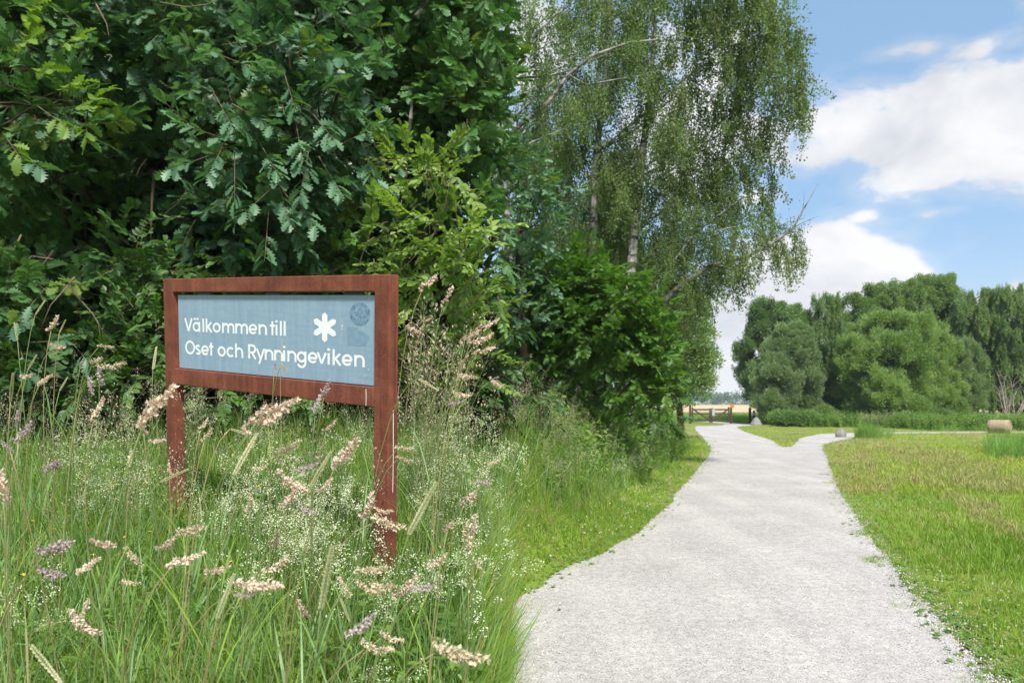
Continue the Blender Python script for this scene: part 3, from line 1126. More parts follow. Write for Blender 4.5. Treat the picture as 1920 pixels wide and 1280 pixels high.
bright = [br(1010, 570, 13.9, 60, 60, .9), br(980, 660, 13.9, 50, 70, .9), br(1150, 560, 13.4, 70, 55, .8), br(1225, 610, 13.5, 40, 45, .7, 1.1), br(1080, 610, 13.6, 70, 50, .8, .8), br(1060, 530, 14, 60, 45, .8), br(1240, 735, 13.4, 26, 34, .5, 1.2),
    br(1110, 545, 14, 75, 55, .9, 1.3), br(1190, 580, 13.8, 60, 45, .8, 1.3), br(1040, 560, 14, 90, 70, 1.0), br(1130, 630, 13.8, 110, 60, .9, 1.2), br(1215, 650, 13.6, 45, 60, .7, 1.3), br(1190, 715, 13.4, 70, 45, .7, 1.3),
          br(1238, 700, 13.4, 28, 60, .5, 1.4), br(1010, 640, 14, 80, 70, .9), br(1110, 500, 14.2, 50, 35, .6, 1.2), br(1060, 690, 14.6, 60, 50, .7, .8), br(1130, 730, 14.2, 70, 35, .6, .8)]
tree('oak_tree.003', 'bright green broad oak bush right above the flowering verge, left of the gravel path', 'tree', GZ(1.9, 15.2), np.array([1.7, 14.6, 4.2]), .11, bright, 'oak_bright', 'bark', None, smin=.9, smax=1.4, clip=clipR, twigs=4)
lefto = [br(1005, 350, 12.6, 50, 55, .7, 1.3), br(985, 300, 12.8, 40, 30, .5, 1.1), br(990, 430, 12.8, 60, 50, .7, 1.1), br(1030, 400, 12.9, 30, 30, .4, .9), br(990, 500, 12.8, 60, 50, .7, 1.1), br(980, 590, 12.8, 50, 60, .6, 1)]
tree('oak_tree.004', 'bluish green oak crown between the two views, just right of the dark hedge oaks', 'tree', GZ(.1, 13.4), np.array([.2, 13.1, 5.2]), .10, lefto, 'oak_blue', 'bark', None, smin=.8, smax=1.2, clip=clipR)
rose = [br(1010, 735, 10.2, 48, 30, .45, 1.6, 60), br(990, 765, 10.0, 45, 35, .45, 1.4, 60), br(1035, 760, 10.2, 28, 28, .35, 1.5, 60), br(1000, 790, 10.0, 50, 25, .4, 1.4, 60)]
tree('shrub.004', 'small light green rose shrub left of the bright oak bush at the verge', 'shrub', GZ(.42, 10.3), np.array([.4, 10.2, 1.75]), .025, rose, 'shrub', 'twig', None, smin=.8, smax=1.2)

# birches
birch_b = [(1130, 40, 19, 110, 70, 1.6, 110), (1260, 30, 19, 110, 70, 1.7, 120), (1385, 25, 19, 90, 65, 1.6, 100), (1465, 40, 18.5, 50, 60, 1.0, 52), (1060, 150, 19.5, 85, 60, 1.3, 62), (1170, 165, 19, 100, 80, 1.6, 100),
           (1290, 150, 19, 110, 80, 1.7, 120), (1400, 120, 18.8, 85, 65, 1.4, 90), (1492, 125, 18.6, 30, 50, .8, 32), (1478, 190, 18.5, 45, 30, .8, 32), (1240, 280, 19, 100, 80, 1.6, 115), (1345, 262, 18.9, 70, 60, 1.3, 85),
           (1140, 300, 19.5, 110, 75, 1.6, 105), (1300, 370, 19, 90, 50, 1.4, 80), (1372, 345, 18.8, 38, 35, .8, 28), (1200, 410, 19.3, 110, 75, 1.6, 115), (1230, 500, 19.5, 80, 60, 1.3, 75), (1140, 430, 20, 110, 80, 1.6, 100),
           (1200, -80, 19, 260, 90, 2.2, 200), (1400, -60, 19, 100, 60, 1.6, 70), (1050, 260, 20, 80, 60, 1.3, 50), (1420, 200, 18.8, 35, 30, .7, 18)]
root = empty('birch_tree', GZ(3.3, 20.2))
tag(root, 'tall birch with grey trunk and drooping leafy twigs filling the sky above the path', 'tree')
wood(root, GZ(3.3, 21.4), P(1150, -240, 21.6), .11, birch_b, 'birch_bark', twigs=4, rb=.34, start=.2, seg=12)
foliage('crown', 'birch', [(a, b, c, d, e, f, int(g * .88)) for (a, b, c, d, e, f, g) in birch_b], root, .75, 1.2, hang=True)
foliage('upper_foliage', 'birch_tuft', [(a, b - 20, c, d, e, f, int(g * .36)) for (a, b, c, d, e, f, g) in birch_b], root, .8, 1.3)
# second birch with the long limb that reaches out over the path
root2 = empty('birch_tree.001', GZ(2.6, 18.3))
tag(root2, 'leaning birch with a long bare tipped limb reaching right over the gravel path', 'tree')
L2 = np.array(root2.location)
mb = MB()
tp = [GZ(2.6, 18.3), P(1165, 620, 18.4), P(1182, 520, 18.6), P(1190, 430, 18.9), P(1200, 330, 19.4), P(1212, 230, 20.0), P(1222, 130, 20.4), P(1235, -40, 20.8)]
mb.tube(np.array(tp) - L2, [.15, .14, .13, .115, .1, .085, .07, .03], 9)
mb.build('trunk', M['birch_bark'], root2, True)
mb = MB()
main = [P(1170, 640, 18.15), P(1240, 568, 17.8), P(1290, 525, 17.5), P(1335, 497, 17.3), P(1400, 480, 17.1), P(1450, 455, 17.0), P(1487, 428, 16.9), P(1505, 395, 16.8), P(1520, 370, 16.8), P(1534, 345, 16.8)]
mb.tube(np.array(main) - L2, [.085, .08, .07, .06, .045, .035, .025, .017, .011, .005], 7)
for pp, r in [([(1335, 497), (1365, 500), (1385, 492)], .03), ([(1487, 428), (1500, 420), (1535, 405)], .010), ([(1505, 395), (1508, 370), (1506, 355)], .006), ([(1487, 428), (1482, 412), (1480, 398)], .006), ([(1400, 480), (1440, 488), (1462, 482)], .016),
              ([(1240, 568), (1255, 500), (1300, 440), (1380, 425)], .03), ([(1300, 440), (1390, 372), (1430, 360), (1458, 350)], .02)]:
    mb.tube(np.array([P(x, y, 17.2 - .1 * i) for i, (x, y) in enumerate(pp)]) - L2, np.linspace(r, r * .3, len(pp)), 5)
mb.build('long_limb', M['birch_bark'], root2, True)
fol2 = [(1300, 480, 17.4, 55, 20, .6, 26), (1345, 460, 17.2, 50, 22, .6, 30), (1400, 440, 17.1, 45, 25, .6, 30), (1415, 405, 17.0, 22, 14, .4, 6), (1450, 430, 17.0, 28, 14, .5, 12), (1493, 425, 16.9, 16, 10, .3, 7), (1385, 365, 17.0, 30, 12, .4, 7),
        (1435, 455, 17.0, 30, 10, .3, 6), (1310, 420, 17.3, 60, 35, .7, 38), (1270, 500, 17.6, 60, 50, .8, 52), (1220, 560, 17.8, 60, 50, .8, 42), (1290, 560, 17.6, 42, 25, .5, 18)]
foliage('crown', 'birch', fol2, root2, .55, .95, hang=True)
foliage('upper_foliage', 'birch_tuft', [(a, b, c, d, e, f, int(g * .6)) for (a, b, c, d, e, f, g) in fol2], root2, .5, .9)
for (nm, lab, bx, by, pp, rr) in [('birch_tree.002', 'dark stemmed birch whose grey trunk shows straight up among the leaves', 2.05, 19.0, [(1112, 640), (1108, 500), (1114, 400), (1117, 300), (1135, 150), (1140, 20), (1150, -150)], .13),
                                  ('birch_tree.003', 'leaning birch with long pale bare limbs at the left edge of the path view', -.3, 16.0, [(960, 560), (950, 420), (940, 300), (945, 150), (960, -50)], .12)]:
    Y = by
    rt = empty(nm, GZ((pp[0][0] - HX) * Y / F, Y))
    tag(rt, lab, 'tree')
    Lr = np.array(rt.location)
    mb = MB()
    q = [np.array(rt.location)] + [P(x, y, Y) for x, y in pp]
    mb.tube(np.array(q) - Lr, np.linspace(rr, rr * .35, len(q)), 8)
    mb.build('trunk', M['birch_bark'], rt, True)
    if nm.endswith('3'):
        mb = MB()
        for lp, r in [([(948, 260), (975, 235), (1030, 190), (1065, 140), (1110, 105), (1180, 80), (1230, 75)], .05), ([(948, 300), (985, 245), (1020, 215)], .03), ([(1065, 140), (1100, 160), (1150, 150), (1210, 140)], .02),
                      ([(945, 130), (975, 105), (1010, 60), (1040, 30), (1075, 5)], .035), ([(945, 240), (985, 200), (1040, 150)], .03), ([(948, 330), (990, 270), (1060, 240)], .03)]:
            mb.tube(np.array([P(x, y, 15.6) for x, y in lp]) - Lr, np.linspace(r, r * .4, len(lp)), 6)
        mb.build('pale_limb', M['birch_bark'], rt, True)
        fb = [(1020, 20, 15.6, 50, 35, .7, 14), (1000, 160, 15.6, 30, 25, .5, 6), (1090, 100, 15.6, 60, 30, .7, 16), (1180, 90, 15.6, 50, 30, .7, 14), (1060, 200, 15.8, 60, 30, .7, 16), (960, 30, 15.6, 40, 40, .7, 14), (960, 250, 16, 40, 40, .6, 14)]
    else:
        fb = [(1110, 250, 19.6, 70, 50, .9, 22), (1090, 380, 19.8, 60, 60, .9, 26), (1140, 60, 19.2, 70, 50, .9, 24), (1060, 470, 19.8, 60, 50, .9, 26)]
    mb = MB()
    for b in fb:
        k = int(np.argmin([abs(w[2] - (P(*b[:3])[2] - .6)) for w in q]))
        limb(mb, q[k] - Lr, P(*b[:3]) - Lr, .03, .008, .06, 6, 5)
    mb.build('branches', M['birch_bark'], rt, True)
    foliage('crown', 'birch', fb, rt, .6, 1.0, hang=True)
    foliage('upper_foliage', 'birch_tuft', [(a, b, c, d, e, f, int(g * .8)) for (a, b, c, d, e, f, g) in fb], rt, .6, 1.0)

# trees in the wood behind the birches
bk = [br(1010, 330, 26, 80, 80, 1.6, 1, 12.0), br(1010, 480, 26, 80, 80, 1.6, 1, 12.0), br(1020, 620, 26, 90, 90, 1.6, 1, 12.0), br(1020, 740, 26, 90, 50, 1.6, 1, 12.0)]
tree('wood_tree', 'dark broadleaf tree deep behind the birches above the rose shrub', 'tree', GZ(1.2, 26), P(1010, 240, 26), .16, bk, 'far_dark', 'bark', smin=.7, smax=1.0, clip=clipR)
bk = [br(1130, 420, 28, 80, 80, 1.6, 1, 12.0), br(1120, 560, 27, 90, 80, 1.6, 1, 12.0), br(1140, 680, 27, 90, 80, 1.6, 1, 12.0), br(1190, 500, 27, 70, 60, 1.6, 1, 12.0)]
tree('wood_tree.001', 'shaded broadleaf tree behind the birch trunks, in line with the bright oak bush', 'tree', GZ(3.4, 28), P(1130, 360, 28), .16, bk, 'far_dark', 'bark', smin=.7, smax=1.0)
bk = [br(1270, 585, 33, 50, 50, 1.5, 1.1, 12.0), br(1300, 640, 33, 42, 50, 1.5, 1.1, 12.0), br(1240, 660, 33, 60, 70, 1.6, 1, 12.0), br(1320, 690, 33, 34, 38, 1.3, 1.2, 12.0), br(1280, 720, 33, 55, 32, 1.5, 1.2, 12.0), br(1235, 740, 33, 50, 40, 1.3, 1, 12.0), br(1320, 620, 33, 14, 30, .8, 1.2, 12)]
tree('wood_tree.002', 'tall dark green tree whose boughs hang over the left end of the gate', 'tree', GZ(7.6, 33.5), P(1275, 560, 33), .17, bk, 'far_mid', 'bark', smin=.6, smax=.95)
bk = [(1265, 540, 30, 40, 30, 1.0, 60), (1300, 560, 30, 26, 26, .9, 36), (1240, 600, 30, 40, 30, 1.0, 60)]
tree('birch_tree.004', 'drooping birch in front of the dark tree by the gate', 'tree', GZ(6.2, 30.5), P(1255, 500, 30), .12, bk, 'far_birch', 'birch_bark', smin=.6, smax=.9)

vu = [br(x, y, 17.5, 75, 50, .8, .8, 18) for x, y in [(985, 770), (1060, 775), (1130, 780), (1200, 775), (1000, 700), (1090, 720), (1160, 730), (1030, 640), (1120, 650), (1000, 560)]]
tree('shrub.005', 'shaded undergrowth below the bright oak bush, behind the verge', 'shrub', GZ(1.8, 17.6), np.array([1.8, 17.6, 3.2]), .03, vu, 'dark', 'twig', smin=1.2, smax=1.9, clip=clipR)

# ------------------------------------------------------------------ far grove
def grove_tree(name, label, cat, px, top, half, Y, key, barkk, base=792, shape='round', n=46, csc=1.0, stems=1, low=.12, group=None, birch=False):
    bx = (px - HX) * Y / F
    H = (base - top - 9) * Y / F
    root = empty(name, (bx, Y, 0))
    tag(root, label, cat, group)
    W = half * Y / F
    n = int(n * 1.6)
    blobs = []
    ph = rng.uniform(0, 6.28, 3)
    for i in range(n):
        t = low + (1 - low) * (i + random.random()) / n
        if shape == 'round':
            prof = math.sqrt(max(0.0, 1 - ((t - .48) / .54) ** 2))
        elif shape == 'egg':
            prof = math.sqrt(max(0.0, 1 - ((t - .38) / .68) ** 2)) * min(1, (t + .2) * 2.2)
        elif shape == 'column':
            prof = min(1, (t + .25) * 2.2) * min(1, (1.06 - t) * 2.4)
        else:
            prof = min(1, (t + .35) * 1.6) * (1.02 - t) ** .75 * 1.15
        a = random.uniform(0, 6.28)
        mod = 1 + .11 * math.sin(3 * a + ph[0] + 5 * t) + .08 * math.sin(7 * t + 2 * a + ph[1])
        rr = W * prof * random.uniform(.40, .92) * mod
        c = np.array([rr * math.cos(a), rr * math.sin(a) * .9, H * t])
        br_ = W * random.uniform(.15, .27) * (1.15 - .3 * t)
        blobs.append((c, br_))
    pts, dirs, szs = [], [], []
    for c, b in blobs:
        m = int(24 * (b / .8) ** 2) + 7
        d = rng.normal(size=(m, 3))
        d /= np.linalg.norm(d, axis=1)[:, None]
        d[:, 2] = np.where(d[:, 2] < -.4, -d[:, 2], d[:, 2])
        pts.append(c + d * b * rng.uniform(.4, 1.05, m)[:, None] * np.array([.85, .85, 1.45]))
        out = c / (np.linalg.norm(c) + .1)
        dirs.append(d * .7 + out * .5 + np.array([0, 0, 1.1]))
        szs.append(rng.uniform(.7, 1.2, m))
    # feathery shoots standing out of the outline
    for j in range(int(n * 1.2)):
        c, b = random.choice(blobs)
        b *= 1.15
        o = np.array([c[0], c[1], (c[2] - H * .45) * 1.2])
        o = o / (np.linalg.norm(o) + .1) + rng.normal(0, .3, 3) + np.array([0, 0, .75 if not birch else .25])
        o /= np.linalg.norm(o)
        m = random.randint(4, 8)
        tt = np.linspace(.5, 1.0, m)
        ln = b + W * random.uniform(.05, .20)
        pts.append(c + o * (tt * ln)[:, None] + rng.normal(0, .05, (m, 3)))
        dirs.append(np.tile(o, (m, 1)))
        szs.append(np.linspace(.85, .38, m) * rng.uniform(.8, 1.15, m))
    pts, dirs, szs = np.concatenate(pts), np.concatenate(dirs), np.concatenate(szs)
    ok = pts[:, 2] < H * 1.03
    pts, dirs, szs = pts[ok], dirs[ok], szs[ok]
    k = len(pts)
    if birch:
        rot = np.stack([rng.normal(0, .15, k), rng.normal(0, .15, k), rng.uniform(0, 6.28, k)], 1)
    else:
        rot = euler_from_dir(dirs + rng.normal(0, .4, (k, 3)), rng.uniform(-1, 1, k))
    mb = MB()
    for s_ in range(stems):
        o = np.array([random.uniform(-.35, .35) * (stems > 1), random.uniform(-.3, .3) * (stems > 1), 0])
        lean = np.array([o[0] * 2.5, 0, 0])
        limb(mb, o, np.array([0, 0, H * .9]) * (1 if stems == 1 else .75) + lean, .035 * W + .04, .02, .03, 8, 7)
    mb.build('trunk', M[barkk], root, True)
    mb = MB()
    for c, b in blobs[::3]:
        limb(mb, (c[0] * .08, c[1] * .08, max(.4, c[2] - .55 * np.linalg.norm(c[:2]) - .2)), c, .045, .012, .06, 5, 4)
    mb.build('branches', M[barkk], root, True)
    scatter('crown', key, pts, rot, szs * csc, root)
    return root


gg = 'trees of the far grove'
G = [
    ('grove_tree', 'dark green tree at the left end of the far grove, overhanging the right gate post', 'tree', 1436, 562, 60, 60, 'far_dark', 'bark', 792, 'round', 60, 1, 1, .22),
    ('grove_tree', 'bright topped tree between the dark left tree and the narrow birch of the far grove', 'tree', 1480, 566, 48, 62, 'far_mid', 'bark', 791, 'round', 46, 1, 1, .2),
    ('willow', 'grey green willow bush in front of the left end of the far grove', 'tree', 1480, 606, 62, 56, 'willow_g', 'bark', 794, 'round', 60, .9, 4, .10),
    ('willow', 'small grey green willow low in front of the dark left grove tree', 'tree', 1452, 660, 44, 55, 'willow_g', 'bark', 795, 'round', 36, .9, 3, .12),
    ('birch_tree', 'narrow pointed birch left of the big light green willow', 'tree', 1552, 543, 50, 61, 'far_birch', 'birch_bark', 792, 'egg', 60, .8, 1, .12),
    ('grove_tree', 'dark tree right behind the narrow birch in the far grove', 'tree', 1600, 552, 56, 66, 'far_mid', 'bark', 790, 'round', 44, 1, 1, .2),
    ('grove_tree', 'broad topped tree rising behind the left half of the big light green willow', 'tree', 1650, 534, 62, 66, 'far_mid', 'bark', 790, 'round', 56, 1, 1, .2),
    ('aspen', 'tall leafy aspen rising highest in the far grove', 'tree', 1752, 520, 66, 68, 'far_mid', 'bark', 790, 'egg', 80, 1, 1, .2),
    ('aspen', 'slender aspen just left of the highest aspen', 'tree', 1700, 528, 48, 67, 'far_mid', 'bark', 790, 'egg', 60, 1, 1, .25),
    ('willow', 'big light green round willow in the middle of the far grove', 'tree', 1665, 588, 92, 55, 'willow_l', 'bark', 796, 'round', 100, .9, 4, .10),
    ('willow', 'light green willow leaning out right of the big round willow', 'tree', 1745, 604, 54, 57, 'willow_l', 'bark', 795, 'round', 60, .9, 3, .12),
    ('willow', 'silvery grey green willow at the right end of the willow row', 'tree', 1803, 636, 40, 58, 'willow_g', 'pale_bark', 794, 'round', 50, .9, 3, .14),
    ('birch_tree', 'fine leaved birch right of the aspens with an open top', 'tree', 1832, 538, 60, 64, 'far_birch', 'birch_bark', 791, 'egg', 80, .85, 1, .15),
    ('birch_tree', 'birch near the right edge of the picture above the hay bale', 'tree', 1890, 530, 56, 63, 'far_birch', 'birch_bark', 791, 'egg', 80, .85, 1, .15),
    ('grove_tree', 'dark shaded tree behind the hay bale', 'tree', 1858, 600, 52, 68, 'far_dark', 'bark', 790, 'round', 50, 1, 1, .15),
    ('grove_tree', 'dark tree cut by the right edge of the picture', 'tree', 1945, 560, 60, 62, 'far_dark', 'bark', 791, 'round', 50, 1, 1, .1),
    ('grove_tree', 'shaded tree between the grey willow bush and the big light green willow', 'tree', 1540, 640, 50, 64, 'far_dark', 'bark', 790, 'round', 46, 1, 1, .12),
    ('grove_tree', 'shaded tree behind the silvery willow', 'tree', 1790, 600, 45, 66, 'far_dark', 'bark', 790, 'round', 46, 1, 1, .15),
]
cnt = {}
for g in G:
    nm = g[0]
    grove_tree(*g, group=gg, birch=(g[7] == 'far_birch'))

# pale, almost bare bush by the hay bale
root = empty('bare_bush', (P(1897, 795, 52)[0], 52, 0))
tag(root, 'pale nearly leafless bush right behind the hay bale', 'shrub')
mb = MB()
for i in range(9):
    a = random.uniform(-.5, .5)
    tip = np.array([a * 2.6, random.uniform(-.5, .5), random.uniform(2.4, 3.6)])
    pts = limb(mb, (a * .3, 0, 0), tip, .045, .01, .05, 7, 5)
    for j in range(9):
        s_ = pts[random.randint(2, 6)]
        limb(mb, s_, s_ + np.array([random.uniform(-.6, .6), random.uniform(-.3, .3), random.uniform(.3, .9)]), .014, .005, .08, 4, 4)
mb.build('stems', M['pale_bark'], root, True)

# far wood on the horizon
n = 4200
x = rng.uniform(-400, 900, n)
pts = np.stack([x, rng.uniform(640, 700, n), np.abs(rng.normal(0, 1, n)) * .2 + rng.random(n) ** .8 * (8.5 + 1.6 * np.sin(x * .05) + 1.2 * np.sin(x * .17))], 1)
o = scatter('far_wood', 'far_wood', pts, rng.uniform(0, 6.28, (n, 3)), rng.uniform(.8, 1.3, n))
tag(o, 'far bluish wood on the horizon beyond the ripe field', 'wood')

# undergrowth in front of the grove
shr = [(1466, 792, 26, 16, 51, 'shrub', 'low dark green bush right of the first boulder'), (1490, 792, 22, 14, 50, 'shrub', 'low leafy bush at the back of the turf island'), (1510, 790, 24, 16, 50, 'shrub', 'low bush at the right end of the turf island'), (1545, 784, 24, 20, 52, 'shrub', 'round bush left of the tall tufted grass'),
       (1700, 793, 26, 14, 50, 'far', 'low bush under the big willow'), (1762, 790, 24, 18, 50, 'far', 'green bush under the leaning willow'), (1800, 783, 16, 28, 52, 'far', 'upright bush under the silvery willow'), (1835, 797, 22, 12, 48, 'far', 'low bush left of the hay bale')]
for i, (px, py, hw, hh, Y, k, lab) in enumerate(shr):
    root = empty('bush', (P(px, py, Y)[0], Y, 0))
    tag(root, lab, 'shrub', 'low bushes in front of the far grove')
    W, H = hw * Y / F, hh * 2 * Y / F
    m = 150
    d = rng.normal(size=(m, 3))
    d /= np.linalg.norm(d, axis=1)[:, None]
    q = d * np.array([W, W * .8, H * .5]) * rng.uniform(.5, 1, m)[:, None] + np.array([0, 0, H * .45])
    q[:, 2] = np.abs(q[:, 2])
    mb = MB()
    for j in range(5):
        limb(mb, (0, 0, 0), q[j], .03, .008, .05, 4, 4)
    mb.build('stems', M['bark'], root)
    scatter('foliage', 'far_mid', q, euler_from_dir(d, rng.uniform(-1, 1, m)), rng.uniform(.5, .85, m), root)

# ------------------------------------------------------------------ welcome sign
SR = np.array([[0.82790627, 0.56029132, 0.02539389], [-0.55504636, 0.82498053, -0.10644562], [-0.08059002, 0.07403221, 0.99399421]])
SO = np.array([-1.975, 4.2239, .7013 + EYE])


def rustmat():
    m, t, out = newmat('rusted_steel')
    tc = t.new('ShaderNodeTexCoord')
    pos = tc.outputs['Object']
    a = t.noise(9, 5, .65, pos)
    b = t.noise(160, 3, .6, pos)
    mp = t.new('ShaderNodeMapping')
    t.link(pos, mp.inputs['Vector'])
    mp.inputs['Scale'].default_value = (30, 30, 2.5)
    c = t.noise(1.0, 3, .6, mp.outputs[0])
    x = t.math('ADD', t.math('MULTIPLY', a, .45), t.math('ADD', t.math('MULTIPLY', b, .35), t.math('MULTIPLY', c, .2)))
    mr = t.new('ShaderNodeMapping')
    t.link(pos, mr.inputs['Vector'])
    mr.inputs['Scale'].default_value = (55, 55, 1.3)
    run = t.smooth(t.noise(1.0, 4, .7, mr.outputs[0]), .56, .74)
    x = t.math('SUBTRACT', x, t.math('MULTIPLY', run, .10))
    col = t.ramp(x, [(.34, (.070, .022, .015)), (.5, (.160, .048, .028)), (.66, (.27, .092, .054))])
    p = principled(t, col, .85, .25, normal=bump(t, b, .35, .003))
    t.link(p.outputs[0], out.inputs['Surface'])
    return m


def panelmat():
    m, t, out = newmat('blue_grey_panel')
    tc = t.new('ShaderNodeTexCoord')
    pos = tc.outputs['Object']
    mp = t.new('ShaderNodeMapping')
    t.link(pos, mp.inputs['Vector'])
    mp.inputs['Scale'].default_value = (16, 1, 1.6)
    a = t.noise(1.4, 4, .6, mp.outputs[0])
    mp2 = t.new('ShaderNodeMapping')
    t.link(pos, mp2.inputs['Vector'])
    mp2.inputs['Scale'].default_value = (4, 1, 60)
    b = t.noise(1.0, 3, .6, mp2.outputs[0])
    s = t.noise(60, 3, .6, pos)
    x = t.math('ADD', t.math('MULTIPLY', a, .5), t.math('ADD', t.math('MULTIPLY', b, .25), t.math('MULTIPLY', s, .25)))
    col = t.ramp(x, [(.36, (.195, .285, .385)), (.62, (.265, .365, .465))])
    p = principled(t, col, .55, .4)
    t.link(p.outputs[0], out.inputs['Surface'])
    return m


M['rust'] = rustmat()
M['panel'] = panelmat()
M['vinyl'] = plainmat('white_vinyl', (.76, .77, .79), .5, .4, .03)
M['ghost'] = plainmat('darker_sticker_mark', (.14, .235, .325), .6, .3, .4, 60)
M['ghost2'] = plainmat('faint_sticker_mark', (.18, .28, .375), .6, .3, .10, 40)
M['ghost_light'] = plainmat('worn_sticker_spots', (.24, .35, .44), .6, .3, .2, 60)
M['drop'] = plainmat('bird_dropping', (.62, .60, .54), .8, .2, .15, 80)

sign = bpy.data.objects.new('welcome_sign', None)
C.objects.link(sign)
mw = Matrix([[*SR[0], SO[0]], [*SR[1], SO[1]], [*SR[2], SO[2]], [0, 0, 0, 1]])
base_local = Vector((.87, .03, -1.66))
mw = mw @ Matrix.Translation(base_local)
sign.matrix_world = mw
sign.location = mw.translation
sign.rotation_euler = mw.to_euler()
tag(sign, 'rusty steel framed blue grey welcome sign with white lettering in tall grass', 'sign')
OFF = -np.array(base_local)


def sbox(name, x0, x1, z0, z1, y0, y1, mat, bev=.004, parent=None):
    mb = MB()
    mb.box((x0 + OFF[0], y0 + OFF[1], z0 + OFF[2]), (x1 + OFF[0], y1 + OFF[1], z1 + OFF[2]))
    o = mb.build(name, mat, parent or sign)
    if bev:
        bevel(o, bev, 2)
    return o


sbox('post', 0, .09, -1.78, 0, 0, .060, M['rust'])
sbox('post', 1.65, 1.74, -1.78, 0, 0, .060, M['rust'])
sbox('top_rail', .0915, 1.6485, -.075, 0, .0005, .0595, M['rust'])
sbox('bottom_rail', .0915, 1.6485, -.592, -.502, .0005, .0595, M['rust'])
pan = sbox('panel', .112, 1.640, -.4965, -.0900, .020, .024, M['panel'], 0)
for x in (.30, .87, 1.44):
    sbox('bracket', x, x + .11, -.0895, -.0755, .021, .040, M['black_p'], 0)
    sbox('bracket', x, x + .11, -.5015, -.4970, .021, .040, M['black_p'], 0)


# lettering drawn with strokes of constant width
def stroke(mb, pts, w, y, closed=False):
    pts = np.asarray(pts, float)
    n = len(pts)
    out = []
    for i in range(n):
        if closed:
            t0 = pts[i] - pts[i - 1]
            t1 = pts[(i + 1) % n] - pts[i]
        else:
            t0 = pts[i] - pts[i - 1] if i else pts[1] - pts[0]
            t1 = pts[i + 1] - pts[i] if i < n - 1 else pts[-1] - pts[-2]
        t0 = t0 / np.linalg.norm(t0)
        t1 = t1 / np.linalg.norm(t1)
        n0 = np.array([-t0[1], t0[0]])
        n1 = np.array([-t1[1], t1[0]])
        m = n0 + n1
        m = m / np.linalg.norm(m)
        sc = min(1 / max(m @ n0, .3), 2.2)
        out.append((pts[i] + m * w / 2 * sc, pts[i] - m * w / 2 * sc))
    v = []
    for a, b in out:
        v += [(a[0], y, a[1]), (b[0], y, b[1])]
    f = []
    for i in range(n if closed else n - 1):
        j = (i + 1) % n
        f.append((2 * i, 2 * i + 1, 2 * j + 1, 2 * j))
    mb.add(v, f)


def arc(cx, cy, rx, ry, a0, a1, n=18):
    return [(cx + rx * math.cos(R(a)), cy + ry * math.sin(R(a))) for a in np.linspace(a0, a1, n)]


def glyph(ch):
    """strokes in x-heights; returns list of (points, closed), width"""
    w = .21
    h = w / 2
    A = 1.36    # ascender / cap height
    r = .5 - h
    o = (arc(.5, .5, r, r, 0, 360, 29)[:-1], True)
    if ch == 'V':
        return [([(.06, A), (.52, 0 + h * .3)], False), ([(.98, A), (.52, 0 + h * .3)], False)], 1.04
    if ch in 'ä':
        return [o, ([(1.0 - h, 1), (1.0 - h, 0)], False), 'dots'], 1.0
    if ch == 'l':
        return [([(h, A), (h, 0)], False)], w
    if ch == 'i':
        return [([(h, 1), (h, 0)], False), 'dot'], w
    if ch == 'k':
        return [([(h, A), (h, 0)], False), ([(w, .48), (.72, 1)], False), ([(w * 1.35, .55), (.76, 0)], False)], .84
    if ch == 'o':
        return [o], 1.0
    if ch == 'O':
        return [(arc(.66, A / 2, .66 - h, A / 2 + .02 - h, 0, 360, 33)[:-1], True)], 1.32
    if ch in 'nh':
        top = A if ch == 'h' else 1
        return [([(h, top), (h, 0)], False), (arc(.5 - .02, .52, .48 - h, .48 - h, 165, 0, 14) + [(.96 - h, 0)], False)], .96
    if ch == 'm':
        return [([(h, 1), (h, 0)], False), (arc(.46, .60, .40 - h + .01, .40 - h, 165, 0, 12) + [(.86 - h, 0)], False), (arc(1.10, .60, .40 - h + .02, .40 - h, 165, 0, 12) + [(1.52 - h, 0)], False)], 1.52
    if ch == 'e':
        return [(arc(.5, .5, r, r, -38, -360, 24), False), ([(h, .47), (1 - h * .7, .47)], False)], 1.0
    if ch == 'c':
        return [(arc(.5, .5, r, r, 45, 315, 22), False)], .9
    if ch == 't':
        return [([(.30, A * .96), (.30, 0)], False), ([(.02, .90), (.58, .90)], False)], .6
    if ch == 's':
        rr = .25 - h * .45
        return [(arc(.34, .74, .24, .17, 25, 245, 12) + arc(.34, .28, .26, .18, 70, -145, 13), False)], .66
    if ch == 'R':
        return [([(h, 0), (h, A - h), (.48, A - h)] + arc(.48, A - h - .33, .33, .33, 88, -90, 12) + [(h * 1.1, A - h - .66)], False), ([(.42, A - h - .66), (.86, 0)], False)], .92
    if ch == 'y':
        return [([(.06, 1), (.46, .08)], False), ([(.88, 1), (.30, -.42)], False)], .94
    if ch == 'v':
        return [([(.06, 1), (.46, h * .4)], False), ([(.86, 1), (.46, h * .4)], False)], .92
    if ch == 'g':
        return [o, ([(1.0 - h, 1), (1.0 - h, .05)] + arc(.5, -.0, .5 - h, .42 - h * .3, -5, -160, 13), False)], 1.0
    return [], .4


XS = 1.28


